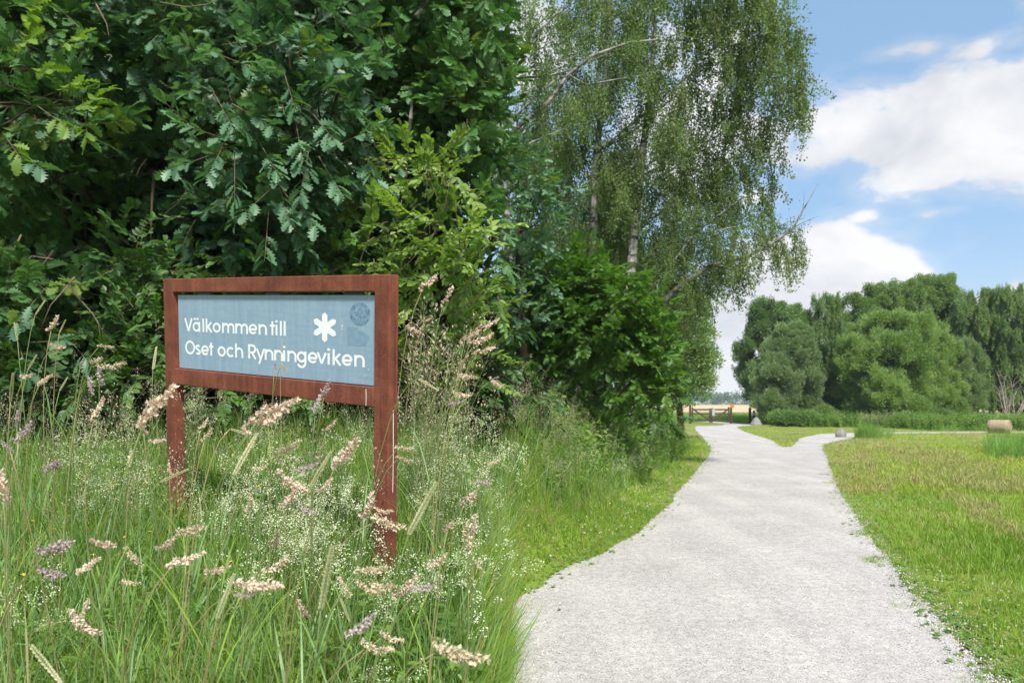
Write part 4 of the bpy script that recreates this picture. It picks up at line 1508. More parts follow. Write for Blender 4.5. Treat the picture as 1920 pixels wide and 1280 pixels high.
def text_line(name, spec, base, X, end):
    mb = MB()
    y = .0192
    for ch, x in spec:
        strokes, w = glyph(ch)
        for s_ in strokes:
            if s_ == 'dot' or s_ == 'dots':
                for cx in ([.105] if s_ == 'dot' else [.30, .68]):
                    q = [(x + (cx + .145 * math.cos(a)) * X * XS, base + (1.30 + .125 * math.sin(a)) * X) for a in np.linspace(0, 2 * math.pi, 12, endpoint=False)]
                    mb.add([(p_[0] + OFF[0], y + OFF[1], p_[1] + OFF[2]) for p_ in q], [tuple(range(12))[::-1]])
                continue
            pts, cl = s_
            tmp = MB()
            stroke(tmp, pts, .215, 0, cl)
            v_ = tmp.v[0]
            yy = y + OFF[1] + random.uniform(-.0001, .0001)
            mb.add(np.stack([x + v_[:, 0] * X * XS + OFF[0], np.full(len(v_), yy), base + v_[:, 2] * X + OFF[2]], 1), tmp.f)
    return mb.build(name, M['vinyl'], sign)


t1 = text_line('lettering', [('V', .172), ('ä', .247), ('l', .338), ('k', .368), ('o', .430), ('m', .513), ('m', .626), ('e', .737), ('n', .817), ('t', .905), ('i', .950), ('l', .983), ('l', 1.012)], -.2905, .054, 1.03)
t1['label'] = 'white letters of the upper text line'
t2 = text_line('lettering', [('O', .172), ('s', .268), ('e', .322), ('t', .392), ('o', .470), ('c', .548), ('h', .622), ('R', .731), ('y', .797), ('n', .864), ('n', .938), ('i', 1.007), ('n', 1.038), ('g', 1.108), ('e', 1.188), ('v', 1.254), ('i', 1.327), ('k', 1.361), ('e', 1.424), ('n', 1.505)], -.4165, .055, 1.56)
t2['label'] = 'white letters of the lower text line'
# white six armed star
cx, cz = 1.3075, -.2415
mb = MB()
poly = []
for k in range(6):
    a = R(90 - 60 * k)
    d = np.array([math.cos(a), math.sin(a)])
    s_ = np.array([d[1], -d[0]])
    hw = .0145
    poly += [(d * .0255 - s_ * hw), (d * .058 - s_ * hw), d * .071, (d * .058 + s_ * hw)]
poly = [(cx + q[0] * 1.26 + OFF[0], .0192 + OFF[1], cz + q[1] + OFF[2]) for q in poly]
poly.append((cx + OFF[0], .0192 + OFF[1], cz + OFF[2]))
c_ = len(poly) - 1
mb.add(poly, [(c_, i, (i + 1) % c_) for i in range(c_)])
mb.build('star_emblem', M['vinyl'], sign)


def flat(name, pts, mat, y=.0195, lab=None):
    mb = MB()
    mb.add([(a + OFF[0], y + OFF[1], b + OFF[2]) for a, b in pts], [tuple(range(len(pts)))])
    o = mb.build(name, mat, sign)
    if lab:
        o['label'] = lab
    return o


flat('sticker_mark', arc(1.540, -.1760, .066, .053, 0, 345, 24), M['ghost'], lab='dark round mark left by a sticker')
mb = MB()
for i in range(46):
    a, rr = random.uniform(0, 6.28), random.uniform(0, .8) ** .6
    x, z = 1.540 + .05 * rr * math.cos(a), -.170 + .036 * rr * math.sin(a)
    s_ = random.uniform(.0015, .006)
    k = random.randint(5, 8)
    mb.add([(x + s_ * random.uniform(.5, 1.3) * math.cos(b) + OFF[0], .0191 + OFF[1] - i * 1e-6, z + s_ * random.uniform(.4, 1) * math.sin(b) + OFF[2]) for b in np.linspace(0, 6.28, k, endpoint=False)], [tuple(range(k))])
mb.build('sticker_remains', M['ghost_light'], sign)
flat('sticker_mark', [(1.457, -.320), (1.575, -.320), (1.590, -.300), (1.601, -.278), (1.575, -.262), (1.550, -.250), (1.530, -.254), (1.526, -.236), (1.457, -.236)], M['ghost2'], lab='faint squarish mark left by a sticker')
for (x, z, a_, b_) in [(1.426, -.232, .004, .007), (1.426, -.246, .004, .004), (1.60, -.105, .006, .002), (1.575, -.458, .008, .0015), (1.596, -.425, .003, .005)]:
    flat('spot', arc(x, z, a_, b_, 0, 330, 9), M['drop'], .0190)
flat('dropping_streak', [(1.598, -.512), (1.603, -.512), (1.605, -.545), (1.603, -.589), (1.599, -.589), (1.600, -.550)], M['drop'], -.0006)
mb = MB()
mb.add([(1.7406 + OFF[0], .028 + OFF[1], -.60 + OFF[2]), (1.7406 + OFF[0], .033 + OFF[1], -.60 + OFF[2]), (1.7406 + OFF[0], .036 + OFF[1], -.80 + OFF[2]), (1.7406 + OFF[0], .033 + OFF[1], -.98 + OFF[2]), (1.7406 + OFF[0], .029 + OFF[1], -.97 + OFF[2]), (1.7406 + OFF[0], .031 + OFF[1], -.8 + OFF[2])], [(0, 1, 2, 3, 4, 5)])
mb.build('dropping_streak', M['drop'], sign)

# ------------------------------------------------------------------ gate, posts, orange disc
GY = 57.0
def gx(px):
    return (px - HX) * GY / F
def ghz(py):
    return (797 - py) * GY / F


def leafgate(name, label, x0, x1, up):
    root = empty(name, (x0, GY, 0))
    tag(root, label, 'gate', 'two leaves of the wooden gate')
    W = x1 - x0
    H0, H1 = ghz(791.5), ghz(768.8)
    def bxx(nm, lo, hi):
        mb = MB()
        mb.box(lo, hi)
        return bevel(mb.build(nm, M['gatewood'], root), .008, 1)
    bxx('rail', (.11, -.03, H1 - .12), (W - .11, .03, H1))
    bxx('rail', (.11, -.03, H0 + .50), (W - .11, .03, H0 + .58))
    bxx('rail', (.11, -.03, H0 - .03), (W - .11, .03, H0 + .09))
    bxx('stile', (0, -.04, .10), (.108, .04, H1 + (.14 if not up else .04)))
    bxx('stile', (W - .108, -.04, .10), (W, .04, H1 + (.14 if up else .04)))
    za, zb = (H0 + .06, H1 - .05) if up else (H1 - .05, H0 + .06)
    a, b = Vector((.12, -.045, za)), Vector((W - .12, -.045, zb))
    L = (b - a).length
    ang = math.atan2(b.z - a.z, b.x - a.x)
    mt = Matrix.Translation(a) @ Matrix.Rotation(-ang, 4, 'Y')
    mb = MB()
    mb.box((0, -.015, -.055), (L, .013, .055), 0, mt)
    mb.build('brace', M['gatewood'], root)
    return root


leafgate('wooden_gate', 'left leaf of the dark wooden gate, its brace falling to the right', gx(1297), gx(1332.6), False)
g2 = leafgate('wooden_gate.001', 'right leaf of the dark wooden gate, its brace rising to the right', gx(1333.4), gx(1367.5), True)
mb = MB()
mb.box((-.05, -.09, .62), (.16, -.05, 1.12))
mb.box((.05, -.09, 1.12), (.10, -.05, 1.26))
o = mb.build('latch', plainmat('grey_steel', (.32, .35, .38), .5, .5, .2), g2)
o.location = (.10, 0, 0)
o.location.z = .0


def gatepost(px, h, w, label, Y=GY):
    mb = MB()
    mb.box((-w / 2, -w / 2, -.3), (w / 2, w / 2, h))
    o = bevel(mb.build('gate_post', M['gatewood']), .012, 1)
    o.location = ((px - HX) * Y / F, Y - .02, 0)
    tag(o, label, 'post', 'dark wooden posts at the gate')
    return o


gatepost(1294, 1.45, .14, 'wooden post at the left end of the gate, half hidden by leaves')
gp = gatepost(1370.5, 1.25, .15, 'wooden post carrying the round orange disc')
gatepost(1406, 1.22, .16, 'wooden post right of the opening, in front of the boulder', 57.5)
mb = MB()
n = 24
v = [(.15 * math.cos(a), -.012, .15 * math.sin(a)) for a in np.linspace(0, 2 * math.pi, n, endpoint=False)]
v += [(q[0], .012, q[2]) for q in v]
mb.add(v, [tuple(range(n))[::-1], tuple(range(n, 2 * n))] + [(i, (i + 1) % n, (i + 1) % n + n, i + n) for i in range(n)])
disc = mb.build('round_sign', M['orange'])
disc.location = (gx(1371.8), GY - .12, ghz(764.5))
tag(disc, 'round orange disc on top of the gate post', 'sign')
bb = empty('notice_post', ((1413.5 - HX) * 58 / F, 58, 0))
tag(bb, 'small white notice on a dark stand between the gate post and the boulder', 'sign')
mb = MB()
mb.box((-.09, -.06, 0), (.10, .06, .62))
mb.build('stand', M['black_p'], bb)
mb = MB()
mb.add([(-.15, -.08, .64), (.15, -.08, .64), (.15, .08, .64), (-.15, .08, .64), (-.08, -.05, 1.02), (.09, -.05, 1.02), (.09, .05, 1.02), (-.08, .05, 1.02)], [(0, 3, 2, 1), (4, 5, 6, 7), (0, 1, 5, 4), (1, 2, 6, 5), (2, 3, 7, 6), (3, 0, 4, 7)])
bevel(mb.build('notice', M['white_p'], bb), .02, 2)


# ------------------------------------------------------------------ boulders and hay bale
def boulder(px, Y, w, h, label, peak=0.0, dy=0.0):
    bm = bmesh.new()
    bmesh.ops.create_icosphere(bm, subdivisions=4, radius=.5)
    rs = rng.uniform(0, 6, 6)
    for v in bm.verts:
        c = v.co
        k = 1 + .10 * math.sin(c.x * 7 + rs[0]) * math.cos(c.y * 6 + rs[1]) + .05 * math.sin(c.z * 15 + rs[2]) + .04 * math.sin(c.x * 19 + c.y * 13 + rs[3])
        c *= k
        if c.z > 0:
            c.x *= 1 - peak * c.z * 1.5
            c.y *= 1 - peak * c.z * 1.2
        v.co = Vector((c.x * w, c.y * w * .8, c.z * h * 1.7))
    me = bpy.data.meshes.new('boulder')
    bm.to_mesh(me)
    bm.free()
    me.materials.append(M['stone'])
    me.polygons.foreach_set('use_smooth', [True] * len(me.polygons))
    o = link(bpy.data.objects.new('boulder', me))
    o.location = ((px - HX) * Y / F, Y, h * .12 + dy)
    tag(o, label, 'boulder', 'grey boulders beside the paths')
    return o


boulder(1418, 54, .84, .56, 'pale grey pointed boulder beside the right gate post', .55)
boulder(1577, 34.6, .50, .42, 'rounded grey boulder at the fork, left of the tufted grass', .1)
boulder(1610, 34.4, .36, .24, 'small low stone half hidden in the tufted grass', .1)

bale = empty('hay_bale', ((1874 - HX) * 39.0 / F, 39.0, .35), R(-52))
tag(bale, 'round straw coloured hay bale lying in the mown field', 'hay bale')
bale_m, t, out = newmat('hay')
tc = t.new('ShaderNodeTexCoord')
mp = t.new('ShaderNodeMapping')
t.link(tc.outputs['Object'], mp.inputs['Vector'])
mp.inputs['Scale'].default_value = (5, 30, 30)
n1 = t.noise(2.5, 5, .7, mp.outputs[0])
col = t.ramp(n1, [(.3, (.24, .18, .11)), (.7, (.52, .41, .28))])
p = principled(t, col, .95, .1, normal=bump(t, n1, .9, .04))
t.link(p.outputs[0], out.inputs['Surface'])
mb = MB()
sides = 40
rings = [(-.48, .32), (-.45, .36), (-.3, .37), (0, .365), (.3, .37), (.45, .36), (.48, .32)]
for (x, r_) in rings:
    mb.add([(x, (r_ + .008 * math.sin(a * 9 + x * 9)) * math.cos(a), (r_ + .01 * math.sin(a * 7 + 3 * x)) * math.sin(a)) for a in np.linspace(0, 2 * math.pi, sides, endpoint=False)], [])
for i in range(len(rings) - 1):
    for j in range(sides):
        k = (j + 1) % sides
        mb.f.append((i * sides + j, i * sides + k, (i + 1) * sides + k, (i + 1) * sides + j))
        mb.m.append(0)
mb.f.append(tuple(range(sides)))
mb.m.append(0)
mb.build('roll', bale_m, bale, True)
mb = MB()
sp = [(.48 + .012 * math.cos(a * 3), .030 * a / 6.28 * 2.6 * math.cos(a), .030 * a / 6.28 * 2.6 * math.sin(a)) for a in np.linspace(.5, 6.28 * 3.7, 120)]
mb.tube(sp, .022, 5)
mb.add([(.480, .295 * math.cos(a), .295 * math.sin(a)) for a in np.linspace(0, 2 * math.pi, sides, endpoint=False)], [tuple(range(sides))])
mb.build('rolled_end', bale_m, bale)

# ------------------------------------------------------------------ grass and ground cover
def ground_scatter(name, key, X, Y, scl, tilt=.15, label=None, cat='grass', z_off=0.0):
    Z = ground_z(X, Y) + z_off
    n = len(X)
    rot = np.stack([rng.normal(0, tilt, n), rng.normal(0, tilt, n), rng.uniform(0, 6.28, n)], 1)
    o = scatter(name, key, np.stack([X, Y, Z], 1), rot, scl)
    tag(o, label, cat)
    return o


def in_paths(X, Y, m=0.0):
    """true on the gravel"""
    main = (X > edge_x(Y) + m) & (X < edge_r(Y) - m) & (Y < 27)
    lf = (Y >= 27) & (Y < 51) & (X > edge_x(Y) + m) & (X < np.interp(Y, [27, 28.3, 32.2, 38.3, 42, 49.6, 51], [9.85, 10.1, 11.2, 12.3, 13.0, 14.9, 15.8]) - m)
    up = (Y >= 50) & (Y < 56.5) & (X > np.interp(Y, [50, 53, 56.5], [12.2, 15, 15.9]) + m) & (X < np.interp(Y, [50, 53, 56.5], [15.4, 17, 17.7]) - m)
    lo = np.interp(X, [10, 11, 12, 14.6, 17.2, 20.5, 26, 60], [26, 26.3, 28.7, 32.6, 36.4, 38.9, 39.7, 40])
    hi = np.interp(X, [9.8, 10.2, 10.9, 12.9, 15.7, 19.5, 26, 60], [27, 27.3, 28.8, 33.5, 38.2, 40.6, 41.2, 41.4])
    rt = (X > 9.8) & (Y > lo + m) & (Y < hi - m)
    return main | lf | rt | up


def view_samples(n, y0, y1, margin=1.25, p=1.0):
    """points on the ground, denser close to the camera"""
    u = rng.random(n)
    if p == 1.0:
        Y = y0 * (y1 / y0) ** u
    else:
        Y = (y0 ** -1 + u * (y1 ** -1 - y0 ** -1)) ** -1
    X = rng.uniform(-.72, .72, n) * margin * Y
    return X, Y


# left meadow ground between camera and hedge
n = 10500
Y = rng.uniform(.9, 7.6, n)
X = -rng.uniform(.03, .82, n) * Y
X = np.where(rng.random(n) < .12, -rng.uniform(.02, .25, n), X)
keep = (X < -.03) & (Y < 7.4)
X, Y = X[keep], Y[keep]
dist_sign = np.abs((X + 1.25) * .555 + (Y - 3.85) * .828)
frontm = rng.random(len(X))
keepn = ~((Y < 1.5) & (frontm < .55))
X, Y = X[keepn], Y[keepn]
sc = rng.uniform(.55, 1.0, len(X)) * np.interp(Y, [.9, 2.0, 3.2, 7], [.62, .72, .85, 1.0])
ground_scatter('tall_grass', 'tall_grass', X, Y, sc, .16, 'tall uncut green grass around the welcome sign')
n = 5200
Y = rng.uniform(1.2, 7.4, n)
X = -rng.uniform(.02, .80, n) * Y
ground_scatter('low_grass', 'mid_grass', X, Y, rng.uniform(.7, 1.3, n), .2, 'lower tangled grass at the foot of the welcome sign')
n = 900
Y = rng.uniform(1.7, 7.4, n)
X = -rng.uniform(.03, .80, n) * Y
ground_scatter('herbs', 'herb', X, Y, rng.uniform(.35, .8, n), .2, 'leafy herbs growing among the grass by the sign', 'herbs')
n = 380
Y = rng.uniform(3.4, 7.2, n)
X = -rng.uniform(.02, .80, n) * Y
ground_scatter('flowering_grass', 'plume', X, Y, rng.uniform(.7, 1.25, n), .15, 'fine brownish flowering grasses behind the sign')
model_collection('broad', [make_tuft(M['grass_blue'], 5, .35, .62, .015, .05, .45, 1.2, 7) for _ in range(3)] + [make_tuft(M['grass'], 6, .3, .6, .012, .05, .5, 1.6, 7) for _ in range(3)])
n = 420
Y = rng.uniform(1.5, 4.6, n)
X = -rng.uniform(.03, .78, n) * Y
ground_scatter('broad_leaved_grass', 'broad', X, Y, rng.uniform(.7, 1.1, n) * np.interp(Y, [1.5, 2.5], [.75, 1]), .2, 'broad bladed grass mixed through the foreground of the meadow')
# airy plumes just right of the sign
n = 42
px = rng.normal(812, 26, n)
Y = rng.uniform(3.9, 5.0, n)
X = (px - HX) * Y / F
o = ground_scatter('feathery_grass', 'plume', X, Y, rng.uniform(1.2, 1.9, n), .10, 'high feathery grass plumes rising right beside the sign')
n = 26
Y = rng.uniform(3.0, 5.5, n)
X = -rng.uniform(.2, .7, n) * Y
ground_scatter('buttercups', 'yellow', X, Y, rng.uniform(.9, 1.5, n), .2, 'tiny yellow flowers in the grass between the sign posts', 'flowers')

# verge left of the path
n = 30000
X, Y = view_samples(n, 5.6, 36, 1.0)
d = edge_x(Y) - X
keep = (X > -.15) & (d > -.05 * Y ** .5 * rng.random(n) * np.clip(.6 + np.sin(Y * 2.7) + np.sin(Y * 6.1), 0, 2)) & (d < np.interp(Y, [5, 9, 30], [4, 6, 8]))
X, Y, d = X[keep], Y[keep], d[keep]
short = d < np.interp(Y, [5.6, 8, 14, 30], [.42, .62, .8, 1.0]) + rng.normal(0, .12, len(d))
Xs, Ys, ds = X[short], Y[short], d[short]
ground_scatter('verge_turf', 'turf', Xs, Ys, rng.uniform(.7, 1.5, len(Xs)) * np.interp(Ys, [5, 12, 30], [1, 1.5, 2.6]) * np.interp(ds, [0, .4, 1], [.6, 1, 1.5]), .2, 'short turf along the left edge of the gravel path')
X, Y, d = X[~short], Y[~short], d[~short]
ground_scatter('verge_grass', 'tall_grass', X, Y, np.interp(d, [.4, 1.3, 3], [.45, 1.2, 1.7]) * rng.uniform(.7, 1.2, len(X)), .2, 'tall grass on the bank left of the gravel path')
sel = rng.random(len(X)) < .30
ground_scatter('verge_plumes', 'plume', X[sel], Y[sel], np.interp(d[sel], [.4, 1.3, 3], [.6, 1.25, 1.8]) * rng.uniform(.8, 1.15, sel.sum()), .2, 'brownish flowering grass along the top of the verge bank')
sel = (rng.random(len(X)) < .5) & (X > .12 * Y) & (d > 1.2)
ground_scatter('verge_herbs', 'herb', X[sel], Y[sel], rng.uniform(1.3, 2.5, sel.sum()), .2, 'leafy green herbs massed on the verge below the bright oak bush', 'herbs')
n = 2300
Y = rng.uniform(8.8, 27, n)
d = rng.uniform(.85, 4.2, n)
X = edge_x(Y) - d
keep = X > .03 * Y
X, Y, d = X[keep], Y[keep], d[keep]
ground_scatter('verge_herbs.001', 'herb', X, Y, np.interp(d, [.85, 1.6, 3], [.9, 1.8, 2.5]) * rng.uniform(.8, 1.2, len(X)) * np.interp(Y, [9, 14, 26], [.7, 1, 1.1]), .2, 'green herbs and nettles standing high at the back of the verge', 'herbs')
# extra turf near the left edge
n = 5200
Y = rng.uniform(5.5, 11, n)
d = rng.random(n) ** 1.3 * 1.1
X = edge_x(Y) - d
keep = X > -.1
ground_scatter('verge_turf.001', 'turf', X[keep], Y[keep], rng.uniform(.6, 1.2, keep.sum()) * np.interp(d[keep], [0, .3, 1], [.6, 1, 1.6]), .2, 'dense short turf where the near verge meets the gravel')

# right field
def patch(X, Y):
    """dry mown swaths in the field"""
    u = X * .83 - Y * .30
    return (np.sin(u * 1.15 + .6 * np.sin(Y * .35)) + .5 * np.sin(u * 2.9 + 1.3) + .3 * np.sin(Y * 1.7 + X)) > .62


for (nm, y0, y1, n, sA, sB, key, lab) in [('turf', 3.2, 8, 21000, 1.0, 1.6, 'turf', 'short green turf right of the near gravel path'), ('turf.001', 7, 20, 21000, 1.3, 2.3, 'turf', 'short green turf right of the path in the middle distance'),
                                          ('mown_grass', 13, 50, 23000, 1.0, 1.9, 'turf_far', 'yellowish mown grass of the field and the turf island')]:
    X, Y = view_samples(n, y0, y1, 1.12, 2)
    keep = (X > edge_x(Y) + .3) & (~in_paths(X, Y, .03 + .22 * np.clip(np.sin(Y * 3.1 + X) + np.sin(Y * 7.7) + rng.normal(0, .5, len(X)) - .6, 0, 1.2))) & (X > 0)
    X, Y = X[keep], Y[keep]
    dr = X - edge_r(np.minimum(Y, 39))
    dry = patch(X, Y) & (dr > 1.6) & (rng.random(len(X)) < .75)
    s_ = rng.uniform(sA, sB, len(X)) * np.where(Y < 27, np.interp(dr, [0, .25, 1.0], [.5, .8, 1.1]), 1.0)
    if key == 'turf':
        ground_scatter(nm, key, X[~dry], Y[~dry], s_[~dry], .2, lab)
        ground_scatter('dry_grass', 'turf_dry', X[dry], Y[dry], s_[dry] * .75, .2, 'pale dry mown grass lying in swaths, ' + ('near' if y0 < 5 else 'farther out'))
    else:
        dry = (patch(X * .6, Y * .6) | ((X > .36 * Y) & (np.abs(np.sin((X - Y * .45) * .55)) < .42))) & (rng.random(len(X)) < .75)
        ground_scatter(nm, key, X[~dry], Y[~dry], s_[~dry] * .9, .2, lab)
        ground_scatter('dry_grass', 'turf_dry', X[dry], Y[dry], s_[dry] * 1.3, .2, 'pale dry swaths across the far mown field')
# flat leaf rosettes and small weeds creeping over the gravel margins
def rosette():
    mb = MB()
    v, f = leaf_oval(.30, .35)
    k = random.randint(6, 9)
    for i in range(k):
        mb.add(xf(v, (random.uniform(-.3, .3), random.uniform(-.45, -.05), i * 6.28 / k + random.uniform(-.3, .3)), (0, 0, .006), random.uniform(.013, .028)), f)
    return mb.mesh('rosette', M['herb'])


model_collection('rosette', [rosette() for _ in range(4)])
n = 700
Y = 1 / rng.uniform(1 / 20, 1 / 4.2, n)
X = edge_r(Y) + np.abs(rng.normal(0, .30, n)) - rng.choice([0.0, .0, 0.0, .25], n) * rng.random(n)
ground_scatter('margin_weeds', 'rosette', X, Y, rng.uniform(.7, 1.5, n), .2, 'small flat weeds creeping over the right margin of the gravel', 'weeds', .012)
n = 420
Y = 1 / rng.uniform(1 / 20, 1 / 6.2, n)
X = edge_x(Y) - np.abs(rng.normal(0, .25, n)) + rng.choice([0.0, .0, .10, .2], n) * rng.random(n)
ground_scatter('margin_weeds.001', 'rosette', X, Y, rng.uniform(.7, 1.5, n), .2, 'small flat weeds creeping over the left margin of the gravel', 'weeds', .012)
# stray stones thrown into the grass margins
n = 2600
Y = 1 / rng.uniform(1 / 16, 1 / 4.0, n)
X = edge_r(Y) + rng.normal(.03, .09, n)
o = scatter('margin_stones', 'pebble', np.stack([X, Y, np.full(n, .014)], 1), rng.uniform(0, 6, (n, 3)), rng.uniform(.006, .016, n))
tag(o, 'stray stones along the right margin of the gravel path', 'gravel')
# longer wisps in the field near the path
n = 2600
X, Y = view_samples(n, 4, 16, 1.1, 2)
dr = X - edge_r(Y)
keep = (dr > .5)
ground_scatter('field_tufts', 'mid_grass', X[keep], Y[keep], rng.uniform(.35, .75, keep.sum()), .25, 'longer grass wisps right of the gravel path')
# clover flowers
n = 800
Y = rng.uniform(4.2, 14, n)
dr = np.abs(rng.normal(.2, .75, n)) + .12
X = edge_r(Y) + dr
keep = np.sin(X * 2.1 + 1) + np.sin(Y * 1.3) + rng.normal(0, .4, n) > .5
ground_scatter('clover_flowers', 'clover', X[keep], Y[keep], rng.uniform(.5, 1.0, keep.sum()), .3, 'small white clover flowers in the turf right of the path', 'flowers')
n = 260
Y = rng.uniform(6, 16, n)
X = edge_x(Y) - rng.uniform(.1, .8, n)
ground_scatter('clover_flowers.001', 'clover', X, Y, rng.uniform(.7, 1.4, n), .3, 'small white clover flowers in the turf left of the path', 'flowers')
# tufted grass by the boulder, reed clump, undergrowth strip
n = 420
px = rng.normal(1612, 30, n)
Y = rng.uniform(33.4, 37.5, n)
X = (px - HX) * Y / F
keep = (~in_paths(X, Y, -.3)) & (px > 1568)
ground_scatter('tufted_grass', 'reed', X[keep], Y[keep], rng.uniform(.75, 1.3, keep.sum()) * np.interp(np.abs(px[keep] - 1612), [0, 60], [1.25, .6]), .15, 'tall tufted grass mound behind the grey boulder at the fork')
sel = keep & (rng.random(n) < .4)
ground_scatter('tufted_plumes', 'plume', X[sel], Y[sel], rng.uniform(1.2, 1.7, sel.sum()), .15, 'pale flowering stems above the tufted grass mound')
n = 900
px = rng.uniform(1850, 2100, n)
Y = rng.uniform(21.5, 27, n)
X = (px - HX) * Y / F
keep = px > 1850 + (27 - Y) * 1.2
ground_scatter('reeds', 'reed', X[keep], Y[keep], rng.uniform(.75, 1.2, keep.sum()), .08, 'upright bluish green reeds standing in the field at the right edge')
n = 2600
X = rng.uniform(13, 48, n)
Y = rng.uniform(42.2, 47.5, n) + np.where(X < 24, 6.5, 0)
keep = ~((X < .352 * Y + .4) | ((X < 19.3) & (Y < 51)))
ground_scatter('undergrowth', 'reed', X[keep], Y[keep], rng.uniform(.4, 1.0, keep.sum()) * (1 + .35 * np.sin(X[keep] * 1.9) * np.sin(X[keep] * .7 + 1)), .25, 'rank green undergrowth along the foot of the far grove', 'undergrowth')
n = 2200
X = rng.uniform(15, 48, n)
Y = rng.uniform(43.0, 50, n) + np.where(X < 24, 5.5, 0)
keep = ~((X < .352 * Y + .4) | ((X < 19.3) & (Y < 52)))
ground_scatter('undergrowth_herbs', 'herb', X[keep], Y[keep], rng.uniform(1.3, 2.4, keep.sum()), .2, 'leafy herbs and nettles at the edge of the far grove', 'undergrowth')
n = 3000
X = rng.uniform(8, 24, n)
Y = rng.uniform(60, 85, n)
keep = ~((X > np.interp(Y, [56, 62, 70, 80], [16.1, 15.7, 14.3, 10.7])) & (X < np.interp(Y, [56, 62, 70, 80], [18.1, 17.6, 15.8, 11.8])))
ground_scatter('rank_grass', 'reed', X[keep], Y[keep], rng.uniform(.8, 1.25, keep.sum()), .1, 'high green grass behind the gate')

# loose stones and dead leaves on the gravel
n = 9000
X, Y = view_samples(n, 3.9, 16, 1.0, 2)
keep = in_paths(X, Y, .0) & (X > -.1)
X, Y = X[keep], Y[keep]
n = len(X)
edge_d = np.minimum(X - edge_x(Y), edge_r(Y) - X)
o = scatter('gravel_stones', 'pebble', np.stack([X, Y, np.full(n, .010)], 1), np.stack([rng.normal(0, .3, n), rng.normal(0, .3, n), rng.uniform(0, 6, n)], 1), rng.uniform(.004, .011, n) * np.where(edge_d < .35, 1.35, 1.0), None,
            rng.choice([0, 1, 2, 3], n, p=[.35, .22, .35, .08]))
tag(o, 'loose small stones lying on the gravel path', 'gravel')
for i, (px, py, lab) in enumerate([(1047, 1147, 'small brown dead leaf on the gravel at the near left'), (1813, 1226, 'reddish dead leaf by the grass edge at the near right')]):
    Y = F * EYE / (py - HY)
    v, f = leaf_oval(.3, .8)
    mb = MB()
    mb.add(xf(v, (.5, -.2, 1.0 + i), (0, 0, 0), .045), f)
    o = mb.build('dead_leaf', M['deadleaf'])
    o.location = ((px - HX) * Y / F, Y, .025)
    tag(o, lab, 'leaf')

# ------------------------------------------------------------------ bedstraw clumps around the sign
clouds = [flower_cloud(1500, .13, .07, .42), flower_cloud(1200, .11, .06, .38), flower_cloud(1800, .15, .08, .46)]
cl_me = [(c.mesh('bedstraw', [M['white_fl'], M['stem']])) for c in clouds]
bs = [(520, 820, 3.9), (560, 850, 3.6), (500, 870, 3.7), (590, 900, 3.3), (540, 930, 3.3), (620, 930, 3.1), (480, 900, 3.5), (640, 870, 3.5), (570, 980, 2.9), (620, 990, 2.8), (180, 830, 4.2), (210, 800, 4.3), (230, 860, 4.0), (120, 800, 4.6),
      (420, 930, 3.5), (500, 970, 2.9), (790, 790, 4.1), (850, 800, 4.0), (900, 770, 4.2), (820, 850, 3.6), (890, 870, 3.6), (930, 820, 3.8), (760, 1010, 2.9), (790, 1060, 2.6), (910, 960, 3.0), (700, 1220, 2.15), (20, 1080, 2.6), (700, 760, 4.6), (620, 790, 4.3), (330, 760, 5.0), (470, 780, 4.6), ]
# one built with its parts, the others are copies
def bedstraw(i, x, y, z, s):
    root = empty('bedstraw', (x, y, z), random.uniform(0, 6))
    root.scale = (s, s, s)
    me = cl_me[i]
    o = bpy.data.objects.new('flowers', me)
    link(o, root)
    return root


bs_lab = 'frothy white bedstraw flowering in the grass around the welcome sign'
for k, (px, py, Y) in enumerate(bs):
    top = P(px, py, Y)
    z0 = gz(top[0], Y)
    h = max(.18, top[2] - z0 + .03)
    s_ = min(1.35, max(.75, h / .42))
    r_ = bedstraw(k % 3, top[0], Y, top[2] + .03 - .42 * s_, s_)
    tag(r_, 'frothy white bedstraw %s, seen %s' % (('level with the lower rail' if py < 800 else 'just below the rail' if py < 860 else 'at half post height' if py < 925 else 'low down' if py < 1020 else 'at the bottom') if True else '',
        'at the left edge' if px < 130 else 'left of the left post' if px < 300 else 'right of the left post' if px < 430 else 'midway between the posts' if px < 530 else 'in the dense middle patch' if px < 600 else 'left of the right post' if px < 720 else 'right of the right post' if px < 830 else 'far right of the sign'),
        'wildflower', 'bedstraw clumps around the sign')
for k in range(10):
    Y = random.uniform(8.5, 15)
    d = random.uniform(.8, 1.8)
    X = float(edge_x(Y)) - d
    r_ = bedstraw(k % 3, X, Y, gz(X, Y) + .05, random.uniform(1, 1.5))
    tag(r_, 'pale flowering bedstraw on the verge left of the gravel path', 'wildflower', 'bedstraw clumps on the verge')


# ------------------------------------------------------------------ grass stalks with seed heads
def head_lumpy(L, n, fat=1.0):
    """cocksfoot: dense one sided lumps of spikelets along a stiff axis (+X), first lump apart"""
    mb = MB()
    v, f = leaf_simple(.30)
    v = v * np.array([1, 1, 1])
    cents = [(-.08, random.uniform(.3, 1.3), .5), (.14, random.uniform(.1, .6), .62), (.34, .12, .8), (.5, -.10, .75), (.66, .08, .62), (.80, -.02, .45), (.93, 0, .28), (1.03, 0, .16)]
    for (t, off, sz) in cents:
        c = np.array([t * L, 0, off * L * .28 * random.uniform(.6, 1.2)])
        for i in range(int(n * sz)):
            d = rng.normal(size=3)
            d[0] = abs(d[0]) * 1.2
            d /= np.linalg.norm(d)
            q = c + rng.normal(size=3) * np.array([.095, .075, .075]) * L * sz * fat
            e = euler_from_dir(d[None], np.array([random.uniform(-1.5, 1.5)]))[0]
            mb.add(xf(v, e, q, L * .135 * random.uniform(.6, 1.3)), f)
    return mb


